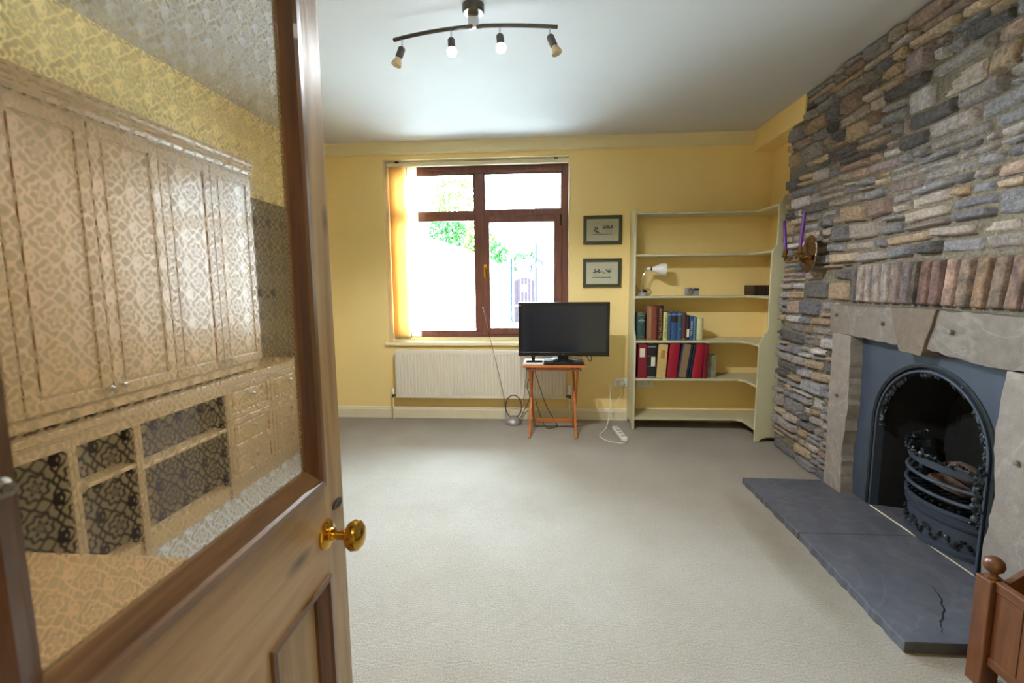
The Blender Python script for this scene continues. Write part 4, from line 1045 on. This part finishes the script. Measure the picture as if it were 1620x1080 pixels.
# ------------------------------------------------------------------ wall sconce + candles
sc_ = thing('candle_sconce', (1.77, 3.31, 1.48), 'brass twin-arm candle sconce with beaten copper oval plate on the stone wall', 'sconce')
nrm = Vector((-1, .06, .05)).normalized(); pc = Vector((1.760, 3.31, 1.482))
b = MB(); b.lathe([(0, .006), (.045, .009), (.078, .016), (.092, .026), (.098, .030), (.102, .026), (.092, .018), (0, -.002)], pc, nrm, 36, (1, 1))
o = b.build('back_plate', M['copper'], sc_, smooth=True)
for v in o.data.vertices: v.co.z *= 1.22
b = MB(); b.blob(pc+Vector((-.02, 0, -.02)), .018, 2); b.tube([pc+Vector((0, 0, -.02)), pc+Vector((-.05, 0, -.02))], .009, 8); b.build('boss', M['brassold'], sc_, smooth=True)
ends = [(1.64, 3.43, 1.482), (1.64, 3.245, 1.490)]
for e in ends:
    s0 = pc+Vector((-.04, 0, -.02)); e = Vector(e); mid = (s0+e)/2
    b = MB(); b.tube(spline([s0, mid+Vector((0, 0, -.035)), e+Vector((.005, 0, -.045)), e+Vector((0, 0, -.012))], 8), .0065, 8)
    b.tube(spline([mid+Vector((0, 0, -.03)), mid+Vector((0, 0, .01)), mid+(e-s0)*.15+Vector((0, 0, .006)), mid+(e-s0)*.12+Vector((0, 0, -.018))], 6), .0045, 8)
    for q in range(7): b.blob(s0.lerp(e, q/6)+Vector((random.uniform(-.006, .006), random.uniform(-.006, .006), -.03+random.uniform(-.008, .008))), .008, 1, .3)
    arm = b.build('arm', M['brassold'], sc_, smooth=True)
    MB().lathe([(.006, -.015), (.022, -.008), (.024, -.004), (.010, .0), (.010, .004), (.013, .010), (.015, .034), (.016, .038), (.012, .038), (.011, .02), (0, .02)], e, (0, 0, 1), 16).build('candle_cup', M['brassold'], arm, smooth=True)
for e, ax, L, lab in [(ends[0], Vector((-.03, .12, 1)), .222, 'purple taper candle leaning slightly left, nearer the bookcase'), (ends[1], Vector((.04, -.06, 1)), .236, 'purple taper candle leaning right, nearer the copper plate')]:
    ax = ax.normalized(); b = MB(); b.lathe([(.0105, 0), (.0105, .02), (.0098, L-.012), (.006, L-.002), (0, L)], Vector(e)+Vector((0, 0, .021)), ax, 16)
    o = b.build('taper_candle', M['purple'], smooth=True); tag(o, lab, 'candle', 'purple candles in the sconce')

# ------------------------------------------------------------------ ceiling spotlight bar
cs = thing('ceiling_spotlight_bar', (-.345, 2.40, CZ), 'brushed dark metal wavy spotlight bar with four heads on the ceiling', 'ceiling light')
MB().lathe([(.052, 0), (.052, -.028), (.046, -.036), (0, -.036)], (-.345, 2.40, CZ), (0, 0, 1), 32).build('ceiling_rose', M['gunmetal'], cs, smooth=True)
b = MB(); b.box(-.37, -.32, 2.388, 2.412, 2.515, CZ-.034); b.build('stem', M['chrome'], cs, bev=.003)
def bar_pt(t): # t 0..1 left to right
    x = -.757+.81*t
    y = 2.40+.07*math.cos(PI*t*1.0)*(1 if t < .5 else .55)-.05*math.exp(-((t-.5)/.16)**2) if False else (2.475-.30*t+.24*t*t if t < .55 else 2.3775+.05*(t-.55)**2*4)
    return Vector((x, y, 2.515))
b = MB(); b.tube([bar_pt(.505*k/14) for k in range(15)], .0095, 8); b.build('bar', M['gunmetal'], cs, smooth=True)
b = MB(); b.tube([bar_pt(.53+.47*k/14)+Vector((0, 0, -.004)) for k in range(15)], .0095, 8); b.build('bar', M['gunmetal'], cs, smooth=True)
heads = [(.056, Vector((-.35, -.15, -1)), False), (.375, Vector((.05, -.10, -1)), True), (.665, Vector((.10, -.10, -1)), True), (.955, Vector((.42, -.12, -1)), False)]
for t, dr, lit in heads:
    p = bar_pt(t); dr = dr.normalized(); q = p+Vector((.012 if dr.x > -.2 and lit is False and dr.x < 0 else .0, 0, -.045))
    hd = MB().tube([p, q], .0045, 8).build('swivel', M['chrome'], cs, smooth=True)
    MB().lathe([(.0, -.004), (.014, 0), (.018, .006), (.018, .052), (.015, .054), (0, .054)], q, dr, 20).build('spotlight_head', M['gunmetal'], hd, smooth=True)
    if lit:
        b = MB(); b.blob(q+dr*.062, .0235, 3); b.build('lit_bulb', M['bulb'], hd, smooth=True)
        sl = bpy.data.lights.new('bulb_light', 'SPOT'); sl.energy = SPOT; sl.color = (.93, .97, 1); sl.spot_size = math.radians(165); sl.spot_blend = .35; sl.shadow_soft_size = .022
        so = bpy.data.objects.new('bulb_light', sl); COL.objects.link(so); so.location = q+dr*.09; so.rotation_euler = dr.to_track_quat('-Z', 'Y').to_euler()
    else:
        MB().lathe([(.012, .054), (.016, .062), (.0245, .085), (.0255, .092), (.022, .092), (.0, .086)], q, dr, 20).build('unlit_bulb', M['deadbulb'], hd, smooth=True)

# ------------------------------------------------------------------ pine door
dr = thing('door_1', (-.42, YN+.02, 0), 'stripped pine door with etched glass upper pane and brass knob, standing open', 'door', kind='structure')
DX0, DX1 = -.44, -.40; DY0, DY1 = .180, .866; SY0, SY1 = .283, .766+.026
SY1 = .790
DT = 2.04
MB().box(DX0, DX1, SY1, DY1, .01, DT).build('lock_stile', M['pine'], dr, bev=.002)
MB().box(DX0, DX1, DY0, SY0, .01, DT).build('hinge_stile', M['pine'], dr, bev=.002)
MB().box(DX0, DX1, SY0, SY1, 1.93, DT).build('top_rail', M['pineH'], dr)
MB().box(DX0, DX1, SY0, SY1, .775, .945).build('lock_rail', M['pineH'], dr)
MB().box(DX0, DX1, SY0, SY1, .01, .22).build('bottom_rail', M['pineH'], dr)
MB().box(DX0, DX1, .51, .60, .22, .775).build('muntin', M['pine'], dr)
PY1 = .745
# glazing mouldings: stepped profile
def mould(name, y0, y1, z0, z1, w, mV, mH, xf=DX1):
    """picture frame of moulding inside rect, width w, sloping inwards"""
    prof = [(0, .000), (0, .006), (.3, .007), (.36, .001), (.8, -.006), (1.0, -.010), (1.0, -.02), (0, -.02)]
    for side in range(4):
        b = MB(); L = []
        for (u, h) in prof:
            k = u*w; x = xf+h
            if side == 0: A, B = (x, y0+k, z0+k), (x, y0+k, z1-k)
            elif side == 1: A, B = (x, y1-k, z0+k), (x, y1-k, z1-k)
            elif side == 2: A, B = (x, y0+k, z0+k), (x, y1-k, z0+k)
            else: A, B = (x, y0+k, z1-k), (x, y1-k, z1-k)
            L.append((b.bm.verts.new(A), b.bm.verts.new(B)))
        for i in range(len(L)):
            a, c = L[i], L[(i+1) % len(L)]; b.bm.faces.new([a[0], a[1], c[1], c[0]])
        b.bm.faces.new([l[0] for l in L]); b.bm.faces.new([l[1] for l in L][::-1])
        b.build(name, mV if side < 2 else mH, dr)
mould('glazing_moulding', SY0, SY1, .945, 1.93, .040, M['pinedark'], M['pinedarkH'])
for (a, c) in ((SY0, .51), (.60, SY1)):
    mould('panel_moulding', a, c, .22, .775, .030, M['pinedark'], M['pinedarkH'])
    MB().box(DX0+.012, DX1-.016, a, c, .22, .775).build('lower_panel', M['pine'], dr)
# glass: smooth rear face, etched front face
b = MB(); b.box(DX1-.018, DX1-.014, SY0+.012, SY1-.012, .957, 1.918)
b.bm.faces.ensure_lookup_table()
for f in b.bm.faces: f.material_index = 1 if f.calc_center_median().x > DX1-.0145 else 0
b.build('glass_pane', [M['clear'], M['etched']], dr)
# brass knob
ky, kz = .787, .852
b = MB(); b.lathe([(.027, 0), (.027, .004), (.023, .008), (.012, .010), (.010, .014)], (DX1, ky, kz), (1, 0, 0), 28); rose = b.build('knob_rose', M['brass'], dr, smooth=True)
MB().lathe([(.010, .012), (.013, .016), (.0085, .020), (.0085, .034), (.012, .037), (.022, .043), (.0275, .052), (.026, .062), (.018, .069), (.006, .072), (0, .072)], (DX1, ky, kz), (1, 0, 0), 32).build('knob', M['brass'], dr, smooth=True)
b = MB(); b.lathe([(.012, 0), (.012, .003), (.009, .004), (.007, .0025), (0, .0025)], (DX1, .836, .888), (1, 0, 0), 20, (.8, 1.6)); b.build('keyhole_escutcheon', M['gunmetal'], dr, smooth=True)
b = MB(); b.lathe([(.006, 0), (.008, .002), (.004, .005), (.005, .009), (0, .011)], (DX1, .304, 1.155), (1, 0, 0), 14); b.build('catch', M['steel'], dr, smooth=True)

# door lining
b = MB(); b.box(-.50, -.455, YN-.13, YN+.01, 0, 2.10).box(.395, .44, YN-.13, YN+.01, 0, 2.10).box(-.50, .44, YN-.13, YN+.01, 2.06, 2.10)
struct(b.build('trim_3', M['cream'], bev=.003), 'cream painted lining of the doorway', 'door lining')

# ------------------------------------------------------------------ cabinets on left wall
CX = -1.93
cab = M['cabinet']
gaps = [.845, 1.212, 1.580, 1.948, 2.316, 2.684, 3.062]
def frame_panel(parent, name, x, y0, y1, z0, z1, fr=.052):
    b = MB(); b.box(x-.018, x-.010, y0, y1, z0, z1)
    b.box(x-.010, x, y0, y0+fr, z0, z1).box(x-.010, x, y1-fr, y1, z0, z1).box(x-.010, x, y0+fr, y1-fr, z0, z0+fr).box(x-.010, x, y0+fr, y1-fr, z1-fr, z1)
    b.box(x-.010, x-.003, y0+fr+.012, y1-fr-.012, z0+fr+.012, z1-fr-.012)
    return b.build(name, cab, parent, bev=.004)
for (a, c, lab) in [(0, 2, 'nearest cream two-door wall cupboard behind the door glass'), (2, 4, 'middle cream two-door wall cupboard behind the door glass'), (4, 6, 'farthest cream two-door wall cupboard behind the door glass')]:
    u = thing('wall_cupboard', (CX-.15, (gaps[a]+gaps[c])/2, .80), lab, 'cupboard', 'cream cupboards over the base units')
    y0, y1 = gaps[a]+(.0 if a else 0), gaps[c]
    MB().box(XL+.002, CX-.019, y0+.0005, y1-.0005, .765, 2.02).build('body', cab, u)
    for k in (a, a+1):
        d_ = frame_panel(u, 'cupboard_door', CX, gaps[k]+.003, gaps[k+1]-.003, .82, 2.00)
        kyy = (gaps[k+1]-.035) if k == a else (gaps[k]+.035)
        MB().lathe([(.005, 0), (.005, .012), (.013, .018), (.014, .024), (.008, .03), (0, .031)], (CX, kyy, .865), (1, 0, 0), 14).build('knob', M['steel'], d_, smooth=True)
    b = MB(); b.prism([(XL+.003, 2.02), (CX, 2.02), (CX+.006, 2.035), (CX+.006, 2.045), (CX+.012, 2.05), (CX+.012, 2.062), (CX+.022, 2.072), (CX+.026, 2.085), (CX+.034, 2.09), (CX+.034, 2.10), (XL+.003, 2.10)], 'Y', y0+.0005, y1-.0005)
    b.build('cornice', cab, u)
# base run: open shelf units and drawer units
bw = MB(); bw.box(XL+.002, CX+.012, .85, 3.60, .715, .745); bw.box(CX-.0, CX+.006, .85, 3.60, .70, .715)
tag(bw.build('worktop', cab, bev=.004), 'long cream worktop strip between the cupboards and open shelves', 'worktop')
def open_unit(y0, y1, shelves, label):
    u = thing('shelf_unit', (CX-.15, (y0+y1)/2, 0), label, 'shelf unit', 'open shelf units under the worktop')
    for (ya, yb) in ((y0+.0005, y0+.020), (y1-.020, y1-.0005)):
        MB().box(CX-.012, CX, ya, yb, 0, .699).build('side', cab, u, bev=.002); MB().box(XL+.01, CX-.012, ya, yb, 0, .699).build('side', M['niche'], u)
    MB().box(XL+.01, CX-.01, y0+.02, y1-.02, 0, .083).build('plinth', cab, u, bev=.002)
    MB().box(XL+.01, CX, y0+.02, y1-.02, .655, .699).build('top_rail', cab, u, bev=.002)
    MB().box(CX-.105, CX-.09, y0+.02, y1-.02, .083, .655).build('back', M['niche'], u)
    for z in shelves: MB().box(CX-.09, CX-.002, y0+.02, y1-.02, z-.009, z+.009).build('shelf', cab, u, bev=.002)
open_unit(1.05, 1.40, [.40], 'open cream shelf unit nearest the doorway')
open_unit(1.40, 1.73, [], 'open cream unit without an inner shelf')
open_unit(1.73, 2.04, [.47], 'open cream shelf unit with one high shelf')
open_unit(2.04, 2.68, [.44], 'wide open cream shelf unit next to the drawers')
for (y0, y1, lab) in [(2.68, 3.13, 'cream drawer unit next to the open shelves'), (3.13, 3.58, 'cream drawer unit at the far end of the run')]:
    u = thing('drawer_unit', (CX-.15, (y0+y1)/2, 0), lab, 'drawers', 'cream drawer units under the worktop')
    MB().box(XL+.01, CX-.019, y0+.0005, y1-.0005, 0, .699).build('body', cab, u)
    for (z0, z1) in [(.085, .275), (.28, .48), (.485, .695)]:
        d_ = frame_panel(u, 'drawer', CX, y0+.004, y1-.004, z0, z1, .035)
        MB().lathe([(.005, 0), (.005, .012), (.013, .018), (.014, .024), (.008, .03), (0, .031)], (CX, (y0+y1)/2, (z0+z1)/2+.02), (1, 0, 0), 14).build('knob', M['steel'], d_, smooth=True)
# dark boarded door further along the left wall
dk = thing('door_2', (XL, 3.7, 0), 'dark brown boarded door in the left wall beyond the cupboards', 'door', kind='structure')
MB().box(XL+.0005, XL+.03, 3.40, 4.10, 0, 1.97).build('door_leaf', M['darkpanel'], dk, bev=.003)
# low chest behind the open door
ch = thing('low_chest', (-.92, .55, 0), 'plain light oak chest top seen through the lower glass of the door', 'chest')
MB().box(-1.45, -.56, .24, .864, .72, .75).build('top', M['oak'], ch, bev=.003)
MB().box(-1.43, -.58, .25, .85, .06, .72).build('body', M['oak'], ch, bev=.003)
for (x0, y0) in [(-1.42, .26), (-.62, .26), (-1.42, .80), (-.62, .80)]: MB().box(x0, x0+.04, y0, y0+.04, 0, .06).build('foot', M['oak'], ch)

# ------------------------------------------------------------------ slatted wooden planter / log box
pl = thing('log_box', (1.62, 1.25, 0), 'dark varnished wooden log box with ball finials beside the hearth', 'log box')
PX0, PX1, PYa, PYb = 1.385, 1.80, .98, 1.535
for (x, y_) in [(PX0, PYb-.055), (PX0, PYa), (PX1-.055, PYb-.055), (PX1-.055, PYa)]:
    po = MB().box(x, x+.055, y_, y_+.055, 0, .365).build('post', M['planter'], pl, bev=.004)
    MB().lathe([(.020, 0), (.020, .005), (.011, .010), (.012, .018), (.024, .028), (.028, .043), (.024, .058), (.012, .068), (0, .071)], (x+.0275, y_+.0275, .365), (0, 0, 1), 24).build('finial', M['planter'], po, smooth=True)
def side_x(x, t):
    n = 5; y0, y1 = PYa+.055, PYb-.055; w = (y1-y0)/n
    b = MB()
    for k in range(n): b.box(x, x+t, y0+k*w+.0012, y0+(k+1)*w-.0012, .10, .345)
    b.box(x+.003, x+t-.003, y0, y1, .10, .345)
    b.build('slat_panel', M['planter'], pl, bev=.002)
    MB().box(x-.004, x+t+.004, y0, y1, .335, .368).build('rail', M['planterH'], pl, bev=.003)
    MB().box(x-.004, x+t+.004, y0, y1, .085, .115).build('rail', M['planterH'], pl, bev=.003)
side_x(PX0+.016, .016); side_x(PX1-.036, .016)
def end_y(y0, t):
    x0, x1 = PX0+.055, PX1-.055; cx = (x0+x1)/2; pts = [(x0, .09), (x1, .09), (x1, .345)]
    n = 24
    top = []
    for k in range(n+1):
        u = k/n; h = .345+.085*(math.sin(PI*u)**1.3); top.append((x1+(x0-x1)*u, h))
    # board with hand hole: outer contour + inner contour bridged
    hole = [(cx+.055*math.cos(a), .385+.014*math.sin(a)) for a in [2*PI*k/20 for k in range(20)]]
    b = MB()
    b.box(x0, x1, y0, y0+t, .09, .345)
    N = 40
    for k in range(N):
        u0, u1 = k/N, (k+1)/N; xa, xb = x0+(x1-x0)*u0, x0+(x1-x0)*u1; xm = (xa+xb)/2
        hh = .345+.085*(math.sin(PI*(u0+u1)/2)**1.3); ha, hb = .345+.085*(max(0, math.sin(PI*u0))**1.3), .345+.085*(max(0, math.sin(PI*u1))**1.3)
        if abs(xm-cx) < .055:
            s = .013*math.sqrt(1-((xm-cx)/.055)**2)
            b.prism([(xa, .345), (xb, .345), (xb, .385-s), (xa, .385-s)], 'Y', y0, y0+t); b.prism([(xa, .385+s), (xb, .385+s), (xb, hb), (xa, ha)], 'Y', y0, y0+t)
        else: b.prism([(xa, .345), (xb, .345), (xb, max(hb, .346)), (xa, max(ha, .346))], 'Y', y0, y0+t)
    b.build('end_board', M['planter'], pl)
end_y(PYb-.038, .018); end_y(PYa+.02, .018)
MB().box(PX0+.03, PX1-.03, PYa+.03, PYb-.03, .09, .105).build('bottom', M['planter'], pl)

# ------------------------------------------------------------------ garden
struct(MB().box(-14, 12, D+.35, 40, -.12, -.05).build('ground_1', M['paving']), 'pale sunlit paving of the garden', 'paving')
b = MB(); b.prism([(-9, -.06), (-1.42, -.06), (-1.42, 1.95), (-1.6, 2.0), (-2.4, 2.38), (-3.6, 2.75), (-9, 3.1)], 'Y', 14.5, 14.9)
struct(b.build('wall_garden', M['garden_white']), 'white rendered garden wall with sloping top', 'garden wall')
b = MB(); b.box(-.42, 6, 17.3, 18, -.06, 7.5); struct(b.build('wall_outbuilding', M['houserender']), 'pale stone outbuilding wall to the right of the garden gate', 'wall')
b = MB(); b.tube([(-.28, 17.2, 1.9), (-.28, 17.2, 5.4)], .05, 8); o = b.build('downpipe', M['silver'], smooth=True); tag(o, 'grey downpipe on the stone outbuilding outside', 'downpipe')
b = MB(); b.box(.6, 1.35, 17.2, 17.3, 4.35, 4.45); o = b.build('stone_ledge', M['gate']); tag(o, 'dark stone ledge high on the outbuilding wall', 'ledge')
gt = thing('garden_gate', (-.83, 17.0, 0), 'grey boarded garden gate with rounded top and square cut-out', 'gate')
gx0, gx1 = -1.16, -.40
for k in range(6):
    xa = gx0+(gx1-gx0)*k/6; xb = gx0+(gx1-gx0)*(k+1)/6-.012
    f = lambda x: 1.42+.14*math.cos((x-(gx0+gx1)/2)/(gx1-gx0)*PI)
    if k in (2, 3):
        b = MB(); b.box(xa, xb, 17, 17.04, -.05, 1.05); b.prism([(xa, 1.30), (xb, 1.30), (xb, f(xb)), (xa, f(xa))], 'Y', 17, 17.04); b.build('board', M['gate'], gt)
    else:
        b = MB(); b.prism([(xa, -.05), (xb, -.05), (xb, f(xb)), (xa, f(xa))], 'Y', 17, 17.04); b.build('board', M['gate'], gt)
b = MB(); mx_, mz_ = (gx0+gx1)/2, 1.175; b.tube([(mx_-.12, 17.0, mz_-.12), (mx_+.12, 17.0, mz_+.12)], .014, 6); b.tube([(mx_-.12, 17.0, mz_+.12), (mx_+.12, 17.0, mz_-.12)], .014, 6); b.build('cross_bar', M['gate'], gt)
MB().blob((-1.05, 16.97, .55), .045, 2).build('gate_knob', M['white'], gt, smooth=True)
for (x, z1) in [(-1.23, 2.25), (-.36, 2.9)]:
    b = MB(); b.box(x-.028, x+.028, 16.95, 17.05, -.05, z1 if x < -1 else 1.9)
    o = b.build('gate_post', M['ironblue']); tag(o, 'slim blue-grey metal post %s of the garden gate' % ('left' if x < -1 else 'right'), 'post')
b = MB()
for k in range(5): b.box(-1.06+k*.155, -1.045+k*.155, 17.2, 17.22, -.05, 2.4)
for k in range(5): b.box(-1.08, -.42, 17.2, 17.22, 1.62+k*.18, 1.635+k*.18)
o = b.build('trellis', M['gate']); tag(o, 'square garden trellis above and behind the gate', 'trellis')
b = MB(); b.tube([(-.36, 16.95, 2.05), (-.36, 16.95, 2.75)], .03, 6); b.tube([(-.36, 16.95, 2.1), (-.62, 16.95, 1.88), (-.75, 16.95, 1.84)], .025, 6); b.tube([(-.36, 16.95, 2.2), (-.15, 16.95, 2.08), (-.12, 16.95, 1.95)], .03, 6); b.tube([(-.50, 16.95, 2.0), (-.55, 16.95, 1.75)], .03, 6)
o = b.build('iron_lamp_bracket', M['ironblue']); tag(o, 'blue-black iron bracket on the wall right of the gate', 'bracket')
def shrub(c, r, n, m, label, leaf=.07, sc=(1, .6, 1)):
    b = MB()
    for k in range(n):
        a = random.uniform(0, 2*PI); q = random.random()**.5; ph = random.uniform(-1, 1)
        p = Vector((c[0]+r*q*math.cos(a)*sc[0], c[1]+random.uniform(-.3, .3)*r, c[2]+r*q*math.sin(a)*sc[2]))
        e = Euler((random.uniform(0, 6), random.uniform(0, 6), random.uniform(0, 6))).to_matrix(); L = leaf*random.uniform(.6, 1.3)
        vs = [b.bm.verts.new(p+e @ Vector(v)*L) for v in ((-1, 0, 0), (0, -.45, .1), (1, 0, 0), (0, .45, .1))]; b.bm.faces.new(vs)
    b.tube([(c[0], c[1], -.05), (c[0]+.05, c[1], c[2])], .04, 6)
    o = b.build('shrub', m); tag(o, label, 'shrub', 'shrubs beyond the garden wall'); return o
shrub((-3.3, 16, 3.0), .65, 1300, M['leaf'], 'dark green shrub above the garden wall at the left of the window')
shrub((-2.2, 15.9, 2.65), .55, 1100, M['leaf2'], 'yellow-green shrub over the garden wall nearest the mullion')
shrub((-1.6, 15.5, 2.3), .38, 420, M['leaf'], 'small green shrub peeping over the wall end in the right pane')
shrub((-3.5, 19, 4.4), 1.15, 620, M['leaf2'], 'tall airy pale shrub high in the upper left pane', .13)
b = MB()
for k in range(900):
    if k % 4: p = Vector((random.uniform(-1.15, -.45), 17.25+random.uniform(-.08, .08), random.uniform(2.20, 2.48)))
    else: p = Vector((random.uniform(-1.2, -1.06), 17.25, random.uniform(1.8, 2.3)))
    e = Euler((random.uniform(0, 6), random.uniform(0, 6), random.uniform(0, 6))).to_matrix(); L = .035
    b.bm.faces.new([b.bm.verts.new(p+e @ Vector(v)*L) for v in ((-1, 0, 0), (0, -.5, .1), (1, 0, 0), (0, .5, .1))])
b.tube([(-1.13, 17.26, -.05), (-1.12, 17.26, 2.2)], .02, 6)
tag(b.build('climbing_plant', M['leaf']), 'clipped green climber along the top of the garden trellis', 'plant')

# added fill light in the unseen hall behind the viewer, no real lamp
area('added_hall_fill', (0.2, -.7, 2.5), (0, 0, 0), .5, .5, HALL_FILL, (1, .93, .82))
